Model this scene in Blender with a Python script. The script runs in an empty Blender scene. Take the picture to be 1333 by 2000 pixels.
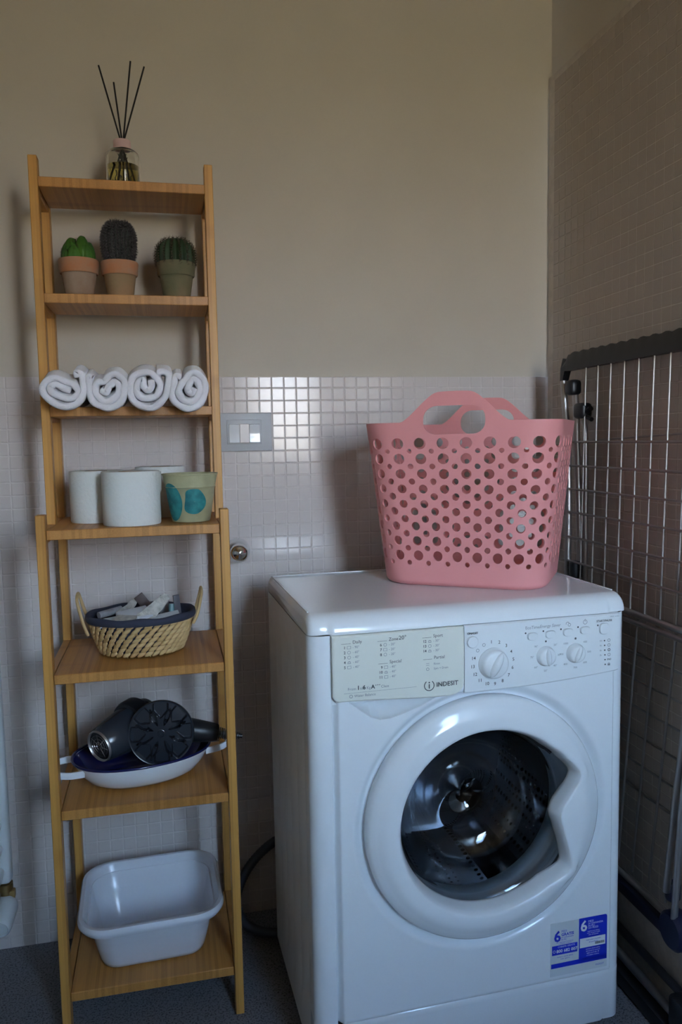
import bpy, bmesh, math, random
from math import sin, cos, pi, radians, sqrt, atan2, hypot
from mathutils import Vector, Matrix
from mathutils.geometry import delaunay_2d_cdt
random.seed(7)
S = bpy.context.scene
COL = S.collection

# ------------------------------------------------------------ camera
CAM = (-0.1279, -1.7998, 1.1380)
cd = bpy.data.cameras.new('camera')
cd.sensor_fit = 'VERTICAL'; cd.sensor_height = 36.0; cd.sensor_width = 24.0
cd.lens = 27.34
cd.clip_start = 0.02
cam = bpy.data.objects.new('camera', cd); COL.objects.link(cam)
r_ = Vector((0.97561269, -0.21873307, -0.01832256))
u_ = Vector((0.03799956, 0.086094, 0.99556208))
f_ = Vector((0.21618489, 0.97197925, -0.09230616))
M = Matrix((r_, u_, -f_)).transposed().to_4x4(); M.translation = CAM
cam.matrix_world = M
S.camera = cam
cd.dof.use_dof = True
cd.dof.focus_distance = 1.40
cd.dof.aperture_fstop = 6.0

# ------------------------------------------------------------ light and exposure
S.view_settings.view_transform = 'Standard'
S.view_settings.look = 'None'
S.view_settings.gamma = 1.0
S.view_settings.use_curve_mapping = False
S.view_settings.exposure = 2.34
S.cycles.use_denoising = True
S.cycles.max_bounces = 10
S.cycles.transmission_bounces = 10
S.cycles.glossy_bounces = 5
S.cycles.caustics_reflective = False
S.cycles.caustics_refractive = True
S.cycles.sample_clamp_indirect = 3.0
W_ = bpy.data.worlds.new('daylight'); S.world = W_; W_.use_nodes = True
wn_, wl_ = W_.node_tree.nodes, W_.node_tree.links
wtc = wn_.new('ShaderNodeTexCoord'); wsp = wn_.new('ShaderNodeSeparateXYZ'); wl_.new(wtc.outputs['Generated'], wsp.inputs[0])
wrp = wn_.new('ShaderNodeValToRGB'); wmr = wn_.new('ShaderNodeMapRange'); wmr.inputs[1].default_value = -1; wmr.inputs[2].default_value = 1
wl_.new(wsp.outputs[2], wmr.inputs[0]); wl_.new(wmr.outputs[0], wrp.inputs[0])
e_ = wrp.color_ramp.elements
e_[0].position = .0; e_[0].color = (.27, .25, .165, 1)        # sunlit ground and houses outside
e_[1].position = 1.0; e_[1].color = (.17, .33, .62, 1)       # overcast blue daylight
for p_, c_ in ((.47, (.355, .325, .235, 1)), (.53, (.70, .73, .78, 1)), (.59, (.67, .85, 1.08, 1)), (.67, (.50, .73, 1.0, 1)), (.74, (.24, .40, .66, 1))):
    q_ = e_.new(p_); q_.color = c_
wl_.new(wrp.outputs[0], wn_['Background'].inputs['Color'])
wn_['Background'].inputs['Strength'].default_value = 10.0

FRONT = -2.75          # wall behind the camera
WIN = (0.34, 0.76, 1.02, 1.95)   # x0 x1 z0 z1 of its window
def area(name, loc, rot, sx, sy, power, color, spread=180):
    l = bpy.data.lights.new(name, 'AREA'); l.shape = 'RECTANGLE'; l.size = sx; l.size_y = sy
    l.energy = power; l.color = color; l.spread = radians(spread)
    o = bpy.data.objects.new(name, l); COL.objects.link(o); o.location = loc; o.rotation_euler = rot
    return o
# daylight entering at the window opening
portal = area('window_daylight', ((WIN[0]+WIN[1])/2, FRONT-0.03, (WIN[2]+WIN[3])/2), (radians(-90), 0, 0), WIN[1]-WIN[0], WIN[3]-WIN[2], 1.0, (1, 1, 1))
portal.data.cycles.is_portal = True

# ------------------------------------------------------------ mesh helpers
class MB:
    def __init__(s): s.v = []; s.f = []
    def add(s, v, f):
        b = len(s.v); s.v += [tuple(p) for p in v]; s.f += [tuple(i+b for i in q) for q in f]; return s
    def box(s, x0, x1, y0, y1, z0, z1):
        return s.add([(x0,y0,z0),(x1,y0,z0),(x1,y1,z0),(x0,y1,z0),(x0,y0,z1),(x1,y0,z1),(x1,y1,z1),(x0,y1,z1)],
              [(0,3,2,1),(4,5,6,7),(0,1,5,4),(1,2,6,5),(2,3,7,6),(3,0,4,7)])
    def rbox(s, x0, x1, y0, y1, z0, z1, r=.002, seg=2, rot=None):
        bm = bmesh.new(); bmesh.ops.create_cube(bm, size=1)
        cx, cy, cz = (x0+x1)/2, (y0+y1)/2, (z0+z1)/2
        bmesh.ops.scale(bm, vec=(x1-x0, y1-y0, z1-z0), verts=bm.verts)
        bmesh.ops.bevel(bm, geom=list(bm.edges)+list(bm.verts), offset=r, segments=seg, profile=.5, affect='EDGES')
        m = rot if rot is not None else Matrix.Identity(3)
        c = Vector((cx, cy, cz))
        bm.verts.index_update()
        s.add([c + m @ v.co for v in bm.verts], [[v.index for v in f.verts] for f in bm.faces]); bm.free(); return s
    def loft(s, rings, close=True, cap0=False, cap1=False):
        n = len(rings[0]); v = [p for r in rings for p in r]; f = []
        for i in range(len(rings)-1):
            for j in range(n if close else n-1):
                k = (j+1) % n
                f.append((i*n+j, i*n+k, (i+1)*n+k, (i+1)*n+j))
        if cap0: f.append(tuple(range(n-1, -1, -1)))
        if cap1: f.append(tuple(range((len(rings)-1)*n, len(rings)*n)))
        return s.add(v, f)
    def lathe(s, prof, c=(0,0,0), axis='Z', n=48, cap0=False, cap1=False, d=None):
        """prof: (radius, height) pairs; d: optional axis vector"""
        if d is None: d = {'Z': Vector((0,0,1)), 'Y': Vector((0,1,0)), '-Y': Vector((0,-1,0)), 'X': Vector((1,0,0))}[axis]
        d = Vector(d).normalized(); a = d.orthogonal().normalized(); b = d.cross(a); c = Vector(c)
        rings = [[c + d*h + (a*cos(2*pi*k/n) + b*sin(2*pi*k/n))*r for k in range(n)] for r, h in prof]
        return s.loft(rings, True, cap0, cap1)
    def tube(s, path, r, n=8, caps=True, closed=False):
        P = [Vector(p) for p in path]; rings = []; up = None; N = len(P)
        for i, p in enumerate(P):
            if closed: t = (P[(i+1) % N] - P[i-1]).normalized()
            else: t = ((P[min(i+1, N-1)] - P[max(i-1, 0)])).normalized()
            if up is None: up = t.orthogonal().normalized()
            up = (up - t*up.dot(t)).normalized(); w = t.cross(up)
            rr = r[i] if isinstance(r, (list, tuple)) else r
            rings.append([p + (up*cos(2*pi*k/n) + w*sin(2*pi*k/n))*rr for k in range(n)])
        if closed: rings.append(rings[0])
        return s.loft(rings, True, caps and not closed, caps and not closed)
    def ball(s, c, rx, ry, rz, m=None, nu=8, nv=5):
        c = Vector(c); v = [Vector((0,0,rz))]
        for i in range(1, nv):
            t = pi*i/nv
            for j in range(nu): v.append(Vector((rx*sin(t)*cos(2*pi*j/nu), ry*sin(t)*sin(2*pi*j/nu), rz*cos(t))))
        v.append(Vector((0,0,-rz))); f = []
        for j in range(nu): f.append((0, 1+j, 1+(j+1) % nu))
        for i in range(nv-2):
            for j in range(nu):
                a = 1+i*nu+j; b = 1+i*nu+(j+1) % nu; f.append((a, a+nu, b+nu, b))
        L = len(v)-1
        for j in range(nu): f.append((L, 1+(nv-2)*nu+(j+1) % nu, 1+(nv-2)*nu+j))
        if m is not None: v = [m @ p for p in v]
        return s.add([c+p for p in v], f)
    def xf(s, fn): s.v = [tuple(fn(*p)) for p in s.v]; return s

def catmull(P, n=6, closed=False):
    P = [Vector(p) for p in P]; N = len(P); out = []
    for i in range(N if closed else N-1):
        if closed: a, b, c, d = P[(i-1) % N], P[i], P[(i+1) % N], P[(i+2) % N]
        else: a, b, c, d = P[max(i-1, 0)], P[i], P[i+1], P[min(i+2, N-1)]
        for k in range(n):
            t = k/n
            out.append(.5*((2*b) + (c-a)*t + (2*a-5*b+4*c-d)*t*t + (3*b-a-3*c+d)*t**3))
    if not closed: out.append(P[-1])
    return out

WL = {}
def thing(name, label, cat, loc=(0,0,0), group=None):
    o = bpy.data.objects.new(name, None); o.empty_display_size = .05; COL.objects.link(o)
    o.location = loc; o['label'] = label; o['category'] = cat
    if group: o['group'] = group
    WL[o.name] = Vector(loc); return o
def obj(name, mb, m, parent=None, smooth=30, label=None, kind=None):
    off = WL[parent.name] if parent else Vector((0,0,0))
    me = bpy.data.meshes.new(name)
    me.from_pydata([tuple(Vector(p)-off) for p in mb.v], [], mb.f); me.update()
    o = bpy.data.objects.new(name, me); COL.objects.link(o)
    for mm in (m if isinstance(m, (list, tuple)) else [m]): me.materials.append(mm)
    if smooth:
        me.polygons.foreach_set('use_smooth', [True]*len(me.polygons))
        if smooth < 180: me.set_sharp_from_angle(angle=radians(smooth))
    if parent: o.parent = parent
    WL[o.name] = off
    if label: o['label'] = label
    if kind: o['kind'] = kind
    return o
def tag(o, label, cat, group=None):
    o['label'] = label; o['category'] = cat
    if group: o['group'] = group
    return o
def struct(name, mb, m, smooth=30):
    o = obj(name, mb, m, None, smooth); o['kind'] = 'structure'; return o
def dup(o, parent=None):
    c = o.copy(); COL.objects.link(c)
    if parent: c.parent = parent
    WL[c.name] = WL[o.name].copy(); return c

# ------------------------------------------------------------ materials
def nt(name):
    m = bpy.data.materials.new(name); m.use_nodes = True; n = m.node_tree
    return m, n, n.nodes['Principled BSDF'], n.nodes, n.links
def mat(name, col, rough=.5, metal=0, spec=.5, noise=0, nscale=30, bump=0, bscale=200, coat=0, trans=0, ior=1.45, sheen=0, sss=0, col2=None, islands=0):
    m, n, b, N, L = nt(name)
    b.inputs['Base Color'].default_value = (*col, 1); b.inputs['Roughness'].default_value = rough
    b.inputs['Metallic'].default_value = metal; b.inputs['Specular IOR Level'].default_value = spec
    b.inputs['Coat Weight'].default_value = coat; b.inputs['Coat Roughness'].default_value = .05
    b.inputs['Transmission Weight'].default_value = trans; b.inputs['IOR'].default_value = ior
    b.inputs['Sheen Weight'].default_value = sheen
    if sss:
        b.inputs['Subsurface Weight'].default_value = sss; b.inputs['Subsurface Radius'].default_value = (.01,.006,.005)
    tc = N.new('ShaderNodeTexCoord')
    if noise or islands:
        c2 = col2 or tuple(min(1, c*(1-noise)) for c in col)
        mx = N.new('ShaderNodeMix'); mx.data_type = 'RGBA'
        mx.inputs[6].default_value = (*col, 1); mx.inputs[7].default_value = (*c2, 1)
        if islands:
            g = N.new('ShaderNodeNewGeometry'); mt = N.new('ShaderNodeMath'); mt.operation = 'MULTIPLY'; mt.inputs[1].default_value = islands
            L.new(g.outputs['Random Per Island'], mt.inputs[0]); L.new(mt.outputs[0], mx.inputs[0])
        else:
            t = N.new('ShaderNodeTexNoise'); t.inputs['Scale'].default_value = nscale; t.inputs['Detail'].default_value = 5
            cr = N.new('ShaderNodeMapRange'); cr.inputs[1].default_value = .35; cr.inputs[2].default_value = .65
            L.new(tc.outputs['Object'], t.inputs['Vector']); L.new(t.outputs['Fac'], cr.inputs[0]); L.new(cr.outputs[0], mx.inputs[0])
        L.new(mx.outputs[2], b.inputs['Base Color'])
    if bump:
        t = N.new('ShaderNodeTexNoise'); t.inputs['Scale'].default_value = bscale; t.inputs['Detail'].default_value = 4
        bp = N.new('ShaderNodeBump'); bp.inputs['Strength'].default_value = bump; bp.inputs['Distance'].default_value = .002
        L.new(tc.outputs['Object'], t.inputs['Vector']); L.new(t.outputs['Fac'], bp.inputs['Height']); L.new(bp.outputs[0], b.inputs['Normal'])
    return m
def bamboo(name, strip_axis, pitch, base, dark, grain_axis):
    """laminated bamboo: strips with their own tone, fine grain along grain_axis, a few darker nodes"""
    m, n, b, N, L = nt(name)
    tc = N.new('ShaderNodeTexCoord'); sp = N.new('ShaderNodeSeparateXYZ'); L.new(tc.outputs['Object'], sp.inputs[0])
    d = N.new('ShaderNodeMath'); d.operation = 'DIVIDE'; d.inputs[1].default_value = pitch; L.new(sp.outputs[strip_axis], d.inputs[0])
    fl = N.new('ShaderNodeMath'); fl.operation = 'FLOOR'; L.new(d.outputs[0], fl.inputs[0])
    wn = N.new('ShaderNodeTexWhiteNoise'); wn.noise_dimensions = '1D'; L.new(fl.outputs[0], wn.inputs['W'])
    mp = N.new('ShaderNodeMapping'); sc = [420, 420, 420]; sc[grain_axis] = 9; mp.inputs['Scale'].default_value = sc
    L.new(tc.outputs['Object'], mp.inputs[0])
    g = N.new('ShaderNodeTexNoise'); g.inputs['Scale'].default_value = 1; g.inputs['Detail'].default_value = 3; L.new(mp.outputs[0], g.inputs['Vector'])
    mp2 = N.new('ShaderNodeMapping'); s2 = [3, 3, 3]; s2[grain_axis] = 16; mp2.inputs['Scale'].default_value = s2; L.new(tc.outputs['Object'], mp2.inputs[0])
    k = N.new('ShaderNodeTexNoise'); k.inputs['Scale'].default_value = 1; k.inputs['Detail'].default_value = 0; L.new(mp2.outputs[0], k.inputs['Vector'])
    kr = N.new('ShaderNodeMapRange'); kr.inputs[1].default_value = .70; kr.inputs[2].default_value = .76; L.new(k.outputs['Fac'], kr.inputs[0])
    a1 = N.new('ShaderNodeMath'); a1.operation = 'MULTIPLY'; a1.inputs[1].default_value = .55; L.new(wn.outputs['Value'], a1.inputs[0])
    a2 = N.new('ShaderNodeMath'); a2.operation = 'MULTIPLY_ADD'; a2.inputs[1].default_value = .75; L.new(g.outputs['Fac'], a2.inputs[0]); L.new(a1.outputs[0], a2.inputs[2])
    a3 = N.new('ShaderNodeMath'); a3.operation = 'MULTIPLY_ADD'; a3.inputs[1].default_value = .35; L.new(kr.outputs[0], a3.inputs[0]); L.new(a2.outputs[0], a3.inputs[2])
    a4 = N.new('ShaderNodeMath'); a4.operation = 'SUBTRACT'; a4.inputs[1].default_value = .2; a4.use_clamp = True; L.new(a3.outputs[0], a4.inputs[0])
    mx = N.new('ShaderNodeMix'); mx.data_type = 'RGBA'; mx.inputs[6].default_value = (*base, 1); mx.inputs[7].default_value = (*dark, 1)
    L.new(a4.outputs[0], mx.inputs[0]); L.new(mx.outputs[2], b.inputs['Base Color'])
    b.inputs['Roughness'].default_value = .42
    bp = N.new('ShaderNodeBump'); bp.inputs['Strength'].default_value = .12; bp.inputs['Distance'].default_value = .001
    L.new(g.outputs['Fac'], bp.inputs['Height']); L.new(bp.outputs[0], b.inputs['Normal'])
    return m
BB, BD = (.55, .262, .068), (.33, .144, .032)
m_board = bamboo('bamboo_board', 0, .0062, BB, BD, 1)
m_post = bamboo('bamboo_post', 0, .009, (.62, .32, .076), (.42, .20, .045), 2)
m_rail = bamboo('bamboo_rail', 2, .009, BB, BD, 1)
m_tile = mat('glazed_tile', (.63, .572, .55), .13, spec=.34, islands=.5, col2=(.58, .525, .505))
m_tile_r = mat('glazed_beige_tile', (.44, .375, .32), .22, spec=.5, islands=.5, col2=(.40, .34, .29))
m_grout = mat('grout', (.70, .64, .62), .9, noise=.15, nscale=60)
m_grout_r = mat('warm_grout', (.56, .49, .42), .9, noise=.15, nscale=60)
m_plaster = mat('beige_plaster', (.555, .50, .42), .62, spec=.35, noise=.05, nscale=5, bump=.08, bscale=90)
m_ceil = mat('ceiling_paint', (.6, .54, .46), .8)
m_floor, n_, b_, N_, L_ = nt('speckled_granite_floor')
tc_ = N_.new('ShaderNodeTexCoord')
v1_ = N_.new('ShaderNodeTexNoise'); v1_.inputs['Scale'].default_value = 260; v1_.inputs['Detail'].default_value = 3
v2_ = N_.new('ShaderNodeTexVoronoi'); v2_.inputs['Scale'].default_value = 330
cr_ = N_.new('ShaderNodeValToRGB'); cr_.color_ramp.elements[0].position = .46; cr_.color_ramp.elements[0].color = (.035,.037,.042,1)
cr_.color_ramp.elements[1].position = .64; cr_.color_ramp.elements[1].color = (.20,.20,.215,1)
L_.new(tc_.outputs['Object'], v1_.inputs['Vector']); L_.new(tc_.outputs['Object'], v2_.inputs['Vector'])
mx_ = N_.new('ShaderNodeMath'); mx_.operation = 'MULTIPLY_ADD'; mx_.inputs[1].default_value = .25
L_.new(v2_.outputs['Distance'], mx_.inputs[0]); L_.new(v1_.outputs['Fac'], mx_.inputs[2]); L_.new(mx_.outputs[0], cr_.inputs[0])
L_.new(cr_.outputs[0], b_.inputs['Base Color']); b_.inputs['Roughness'].default_value = .45
m_enamel = mat('white_enamel_steel', (.76, .79, .82), .12, spec=.5)
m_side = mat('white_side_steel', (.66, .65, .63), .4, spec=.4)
m_plas = mat('white_plastic', (.76, .79, .81), .24, spec=.5)
m_cream = mat('cream_plastic', (.74, .75, .68), .28, spec=.5)
m_gap = mat('seam_shadow_rubber', (.03, .03, .035), .7)
m_print = mat('grey_print', (.06, .065, .07), .6)
m_print2 = mat('light_grey_print', (.22, .24, .27), .6)
m_steel = mat('brushed_steel', (.62, .63, .65), .17, metal=1)
m_chrome = mat('chrome', (.80, .82, .84), .05, metal=1)
m_alu = mat('aluminium_wire', (.34, .32, .31), .45, metal=.8)
m_tubeg = mat('satin_metal_tube', (.46, .44, .43), .36, metal=.9)
m_gasket = mat('grey_rubber_gasket', (.33, .37, .39), .4)
m_glass = mat('door_glass', (.70, .76, .82), .01, trans=1, ior=1.5)
m_clear = mat('clear_glass', (.95, .96, .93), .01, trans=1, ior=1.45)
m_oil = mat('yellow_scented_oil', (.85, .75, .22), .0, trans=1, ior=1.33)
m_black = mat('black_plastic', (.012, .013, .016), .38)
m_blackg = mat('glossy_black_plastic', (.018, .022, .030), .26, spec=.6)
m_navy = mat('navy_plastic', (.012, .016, .045), .4)
m_pink = mat('pink_plastic', (.78, .318, .318), .45, spec=.35)
m_towel = mat('white_terry', (.82, .81, .86), .95, bump=.6, bscale=700, sheen=.5)
m_paper = mat('white_tissue', (.68, .70, .68), .95, bump=.5, bscale=160)
m_core = mat('cardboard', (.32, .24, .17), .9)
m_terra = mat('weathered_terracotta', (.48, .20, .09), .85, noise=.5, nscale=22, col2=(.38, .26, .18), bump=.2)
m_terra1 = mat('pale_terracotta', (.34, .25, .18), .85, noise=.5, nscale=26, col2=(.28, .18, .12), bump=.2)
m_terra2 = mat('terracotta_body', (.27, .19, .10), .85, noise=.5, nscale=22, col2=(.33, .20, .11), bump=.2)
m_terrag = mat('mossy_terracotta', (.13, .13, .07), .9, noise=.5, nscale=24, col2=(.19, .15, .085), bump=.25)
m_soil = mat('soil', (.03, .022, .015), 1, noise=.5, nscale=300, bump=1)
m_cact1 = mat('bright_green_cactus', (.075, .20, .015), .55, noise=.6, nscale=22, col2=(.025, .09, .02))
m_cact2 = mat('grey_green_cactus', (.035, .042, .035), .7)
m_cact3 = mat('dark_green_cactus', (.030, .060, .024), .6, noise=.4, nscale=40)
m_spine = mat('grey_spines', (.075, .068, .07), .7)
m_spineb = mat('brown_spines', (.07, .05, .03), .7)
m_cane = mat('woven_cane', (.66, .47, .23), .6, noise=.35, nscale=120, islands=.9, col2=(.50, .33, .14))
m_navyc = mat('navy_cloth', (.035, .04, .065), .8, bump=.4, bscale=300)
m_enw = mat('white_enamelware', (.76, .80, .85), .12, spec=.6)
m_enn = mat('navy_enamel', (.008, .012, .07), .12, spec=.6)
m_tub = mat('white_tub_plastic', (.70, .73, .80), .2, spec=.5)
m_blue = mat('blue_print', (.01, .03, .52), .35)
m_wp = mat('white_print', (.75, .78, .80), .35)
m_hose = mat('dark_grey_hose', (.045, .048, .06), .55)
m_rad = mat('white_radiator_enamel', (.62, .66, .68), .3)
m_brass = mat('brass', (.45, .32, .14), .35, metal=.9)
m_switch = mat('grey_switch_plate', (.50, .51, .53), .4)
m_rocker = mat('glossy_white_rocker', (.74, .75, .77), .09, spec=.7)
m_blush = mat('blush_plastic_collar', (.60, .40, .37), .5)
m_reed = mat('black_reed', (.012, .010, .010), .8)
m_potg = mat('pale_green_papered_pot', (.43, .42, .25), .6, noise=.35, nscale=30, col2=(.33, .33, .20), bump=.1)
m_teal = mat('teal_leaf_paper', (.012, .13, .15), .6, noise=.6, nscale=60, col2=(.03, .24, .24))
m_shad = mat('graphite_barrel', (.03, .035, .045), .22, spec=.6)

# ------------------------------------------------------------ room shell
P = .0287; TS = .0268; ZT = 1.2862; XR = .8065
CEIL = 2.7; XL = -.60
struct('floor', MB().box(XL-.1, XR+.1, FRONT-.1, .1, -.08, 0), m_floor, 0)
struct('ceiling', MB().box(XL-.1, XR+.1, FRONT-.1, .1, CEIL, CEIL+.08), m_ceil, 0)
wb = MB().box(XL-.1, XR+.1, .0008, .1, 0, ZT-.001); wb2 = MB().box(XL-.1, XR+.1, .010, .1, ZT-.001, CEIL)
wall_back = struct('wall_back', wb, m_grout, 0)
up = struct('trim_1', wb2, m_plaster, 0); up.name = 'wall_back_upper'
ZR = 1.996
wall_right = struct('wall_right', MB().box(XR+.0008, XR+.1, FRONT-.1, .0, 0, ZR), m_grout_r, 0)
struct('wall_right_upper', MB().box(XR+.011, XR+.1, FRONT-.1, .01, ZR, CEIL), m_plaster, 0)
struct('wall_left', MB().box(XL-.1, XL, FRONT-.1, .0, 0, CEIL), m_plaster, 0)
x0, x1, z0, z1 = WIN
wf = MB().box(XL-.1, x0, FRONT-.1, FRONT, 0, CEIL).box(x1, XR+.1, FRONT-.1, FRONT, 0, CEIL).box(x0, x1, FRONT-.1, FRONT, 0, z0).box(x0, x1, FRONT-.1, FRONT, z1, CEIL)
struct('wall_front', wf, m_plaster, 0)
w1 = MB()
for a, b, c, d in ((x0, x0+.035, z0, z1), (x1-.035, x1, z0, z1), (x0+.035, x1-.035, z0, z0+.035), (x0+.035, x1-.035, z1-.035, z1), (x0+.035, x1-.035, 1.47, 1.50)):
    w1.rbox(a, b, FRONT-.045, FRONT-.005, c, d, .004, 1)
struct('window_1', w1, m_plas)

def tile_mesh(axis, ts, tl=None):
    """one bevelled mosaic tile; front face towards the room"""
    h = ts/2; g = (tl or ts)/2; b = .0012; t = .0016; mb = MB()
    o = [(-h,-g),(h,-g),(h,g),(-h,g)]; i = [(-h+b,-g+b),(h-b,-g+b),(h-b,g-b),(-h+b,g-b)]
    if axis == 'Y': pt = lambda a, c, d: (a, d, c)
    else: pt = lambda a, c, d: (d, -a, c)
    v = [pt(a, c, 0) for a, c in i] + [pt(a, c, .0005) for a, c in o] + [pt(a, c, .0032) for a, c in o]
    f = [(0,1,2,3)] + [(4+k, 4+(k+1) % 4, (k+1) % 4, k) for k in range(4)] + [(8+k, 8+(k+1) % 4, 4+(k+1) % 4, 4+k) for k in range(4)]
    return v, f
def lay(wall, axis, cells, budget, material, score, full):
    """the budget of best-scored cells become tile objects, the others one joined part"""
    cells.sort(key=score)
    v, f = tile_mesh(axis, TS)
    me = bpy.data.meshes.new('tile'); me.from_pydata(v, [], f); me.update(); me.materials.append(material)
    rest = MB()
    for n, (c, h) in enumerate(cells):
        jit = Matrix.Rotation(random.uniform(-.004, .004), 3, 'Z') @ Matrix.Rotation(random.uniform(-.004, .004), 3, 'X' if axis == 'Y' else 'Y')
        if n < budget and h == TS:
            o = bpy.data.objects.new('tile', me); COL.objects.link(o); o.parent = wall; o.location = c; o.rotation_euler = jit.to_euler()
        else:
            vv, ff = (v, f) if h == TS else tile_mesh(axis, TS, h)
            rest.add([Vector(c) + jit @ Vector(p) for p in vv], ff)
    r = obj('tiles', rest, material, wall, 0, kind='stuff'); return r
cells = []
ROW1 = 1.2883-P
nrow = int(ROW1/P)
for j in range(-1, nrow+1):
    zc = ROW1 - (j+.5)*P; h = TS
    if j == -1: zc = (ROW1 + ZT)/2; h = ZT-ROW1-.002
    if zc-h/2 < 0:
        top = ROW1-j*P-.001
        if top < .006: continue
        h = top; zc = h/2
    for i in range(-20, 29):
        x = i*P + P/2 - .0012
        if x < XL or x > XR-.012: continue
        if -.018 < x < .116 and 1.112 < zc < 1.206: continue       # switch plate
        cells.append(((x, 0, zc), h))
def vis_back(c):
    (x, y, z), h = c
    s = 0
    if z < .95 and x > .11: s += 10
    if z < .80 and x > .06: s += 10
    if z < 1.2 and x > .24: s += 5
    return s + hypot((x+.05)*1.0, (z-1.05)*.9)
lay(wall_back, 'Y', cells, 298, m_tile, vis_back, True)
cells = []
ZR1 = 1.2883 - .886*P
j = -30
for j in range(-25, 45):
    zc = ZR1 - (j+.5)*P
    if zc + TS/2 > ZR or zc - TS/2 < 0: continue
    for i in range(0, 96):
        y = -(i*P) - P/2 + .004
        if y < FRONT+.02: continue
        if y > -.012: continue
        cells.append(((XR, y, zc), TS))
        if len(cells) > 6000: break
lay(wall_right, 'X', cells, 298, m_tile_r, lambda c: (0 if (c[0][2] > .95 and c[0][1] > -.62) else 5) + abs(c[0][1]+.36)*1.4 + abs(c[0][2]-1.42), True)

# ------------------------------------------------------------ shelving unit
unit = thing('shelving_unit', 'tall bamboo shelving unit with seven open shelves, stepped deeper below', 'shelf', (-.19, -.19, 0))
PW = .0165
LX0, LX1 = -.362, -.018
def post(x0, y0, z1, y1=None, dx=0, name='post'):
    mb = MB().rbox(x0, x0+PW, y0, y1, 0 if z1[0] is None else z1[0], z1[1], .0012, 1)
    return obj('post', mb, m_post, unit)
for x0 in (LX0, LX1-PW):
    post(x0, -.333, (0, 1.013), -.305)          # lower front
    post(x0, -.055, (0, 1.655), -.028)          # rear
ub = -.203
for x0 in (LX0+.001, LX1-PW-.001):
    post(x0, ub, (.955, 1.680), ub+.026)
SH = [(.098, -.327), (.458, -.327), (.718, -.327), (.985, -.327), (1.211, -.201), (1.427, -.201), (1.642, -.201)]
for z, yf in SH:
    mb = MB().rbox(LX0+PW+.0005, LX1-PW-.0005, yf, -.057, z-.018, z, .0012, 1)
    obj('shelf_board', mb, m_board, unit)
    for sx in (0, 1):
        a = LX0+.001 if sx == 0 else LX1-PW+.001
        obj('side_rail', MB().rbox(a, a+PW-.002, (-.305 if yf < -.3 else ub+.026), -.055, z-.026, z-.001, .001, 1), m_rail, unit)

# ------------------------------------------------------------ washing machine
OX, OY, MYAW = .0868, -.5675, .0305
cm_, sm_ = cos(MYAW), sin(MYAW)
def MW(u, v, z): return (OX + u*cm_ - v*sm_, OY + u*sm_ + v*cm_, z)
washer = thing('washing_machine', 'white front-loading washing machine with a round glass door and a pink basket on top', 'washing machine', MW(.2975, .2, 0))
WD, DP = .595, .415
def sstep(a, b, x):
    t = max(0, min(1, (x-a)/(b-a))); return t*t*(3-2*t)
# side / rear shell with vertical ribs
prof = []
NV = 64
for k in range(NV+1): prof.append((0, DP-.001 - (DP-.023)*k/NV))
for k in range(1, 9): a = pi/2*k/8; prof.append((.022-.022*cos(a), .022-.022*sin(a)))
prof.append((.0375, 0)); prof.append((.0375, .012))
def ribs(v):
    s = 0
    for c in (.075, .145, .215, .285, .35): s += math.exp(-((v-c)/.013)**2)
    return s
zs = [.03, .07, .09, .11, .13] + [.16+.04*k for k in range(15)] + [.745, .765, .785, .8, .8165]
def shell(sgn):
    rings = []
    for z in zs:
        w = sstep(.07, .13, z)*(1-sstep(.745, .785, z)); ring = []
        for u, v in prof:
            uu = u
            if u < 1e-6: uu = .0075*w*ribs(v)*(1 if v > .03 else 0)
            ring.append((uu if sgn > 0 else WD-uu, v, z))
        rings.append(ring)
    mb = MB().loft(rings, close=False); return mb
body = MB(); a = shell(1); body.add(a.v, a.f); a = shell(-1); body.add(a.v, [q[::-1] for q in a.f])
body.box(.0, WD, DP-.004, DP, .03, .8165).box(0.002, WD-.002, .02, DP-.002, .03, .036)
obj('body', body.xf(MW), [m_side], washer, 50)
for u in (.05, .545):
    for v in (.05, .36): obj('foot', MB().lathe([(.018, 0), (.02, .004), (.02, .014), (.012, .018), (.012, .034)], MW(u, v, 0), n=20, cap0=True, cap1=True), m_black, washer)
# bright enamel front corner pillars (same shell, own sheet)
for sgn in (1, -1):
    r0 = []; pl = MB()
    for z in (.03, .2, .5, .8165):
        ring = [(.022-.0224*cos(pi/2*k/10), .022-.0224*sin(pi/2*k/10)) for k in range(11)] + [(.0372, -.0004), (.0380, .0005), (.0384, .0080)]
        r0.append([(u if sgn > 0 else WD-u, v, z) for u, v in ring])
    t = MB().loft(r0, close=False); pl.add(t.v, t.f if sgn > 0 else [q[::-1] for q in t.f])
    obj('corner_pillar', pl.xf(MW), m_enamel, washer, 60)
# front panel as a height field with door recess and finger scoop
UC, ZC, RD = .312, .468, .222
SC = [(.066, .702), (.085, .687), (.105, .672), (.121, .6665), (.140, .6675), (.165, .674), (.195, .684), (.232, .7015)]
def scoop(u, z):
    if u <= SC[0][0] or u >= SC[-1][0]: return 0
    for (a, za), (b, zb_) in zip(SC, SC[1:]):
        if a <= u <= b:
            t = (u-a)/(b-a); zb = za+(zb_-za)*t; break
    if z <= zb: return 0
    return .034*min(1, (z-zb)/.034)**.62
def fp(u, z):
    e = min(u-.0385, .5755-u)
    v = .006-.011*sstep(0, .011, e)
    v += scoop(u, z)
    r = hypot(u-UC, z-ZC)
    v += .014*(1-sstep(RD+.001, RD+.022, r))
    return v
U0, U1, Z0, Z1 = .0385, .5755, .1312, .712
UL = []; x_ = U0
while x_ < U1-1e-6: UL.append(x_); x_ += .0012 if .058 <= x_ < .240 else (.0010 if x_ < .049 or x_ > .548 else .0030)
UL.append(U1)
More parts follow.
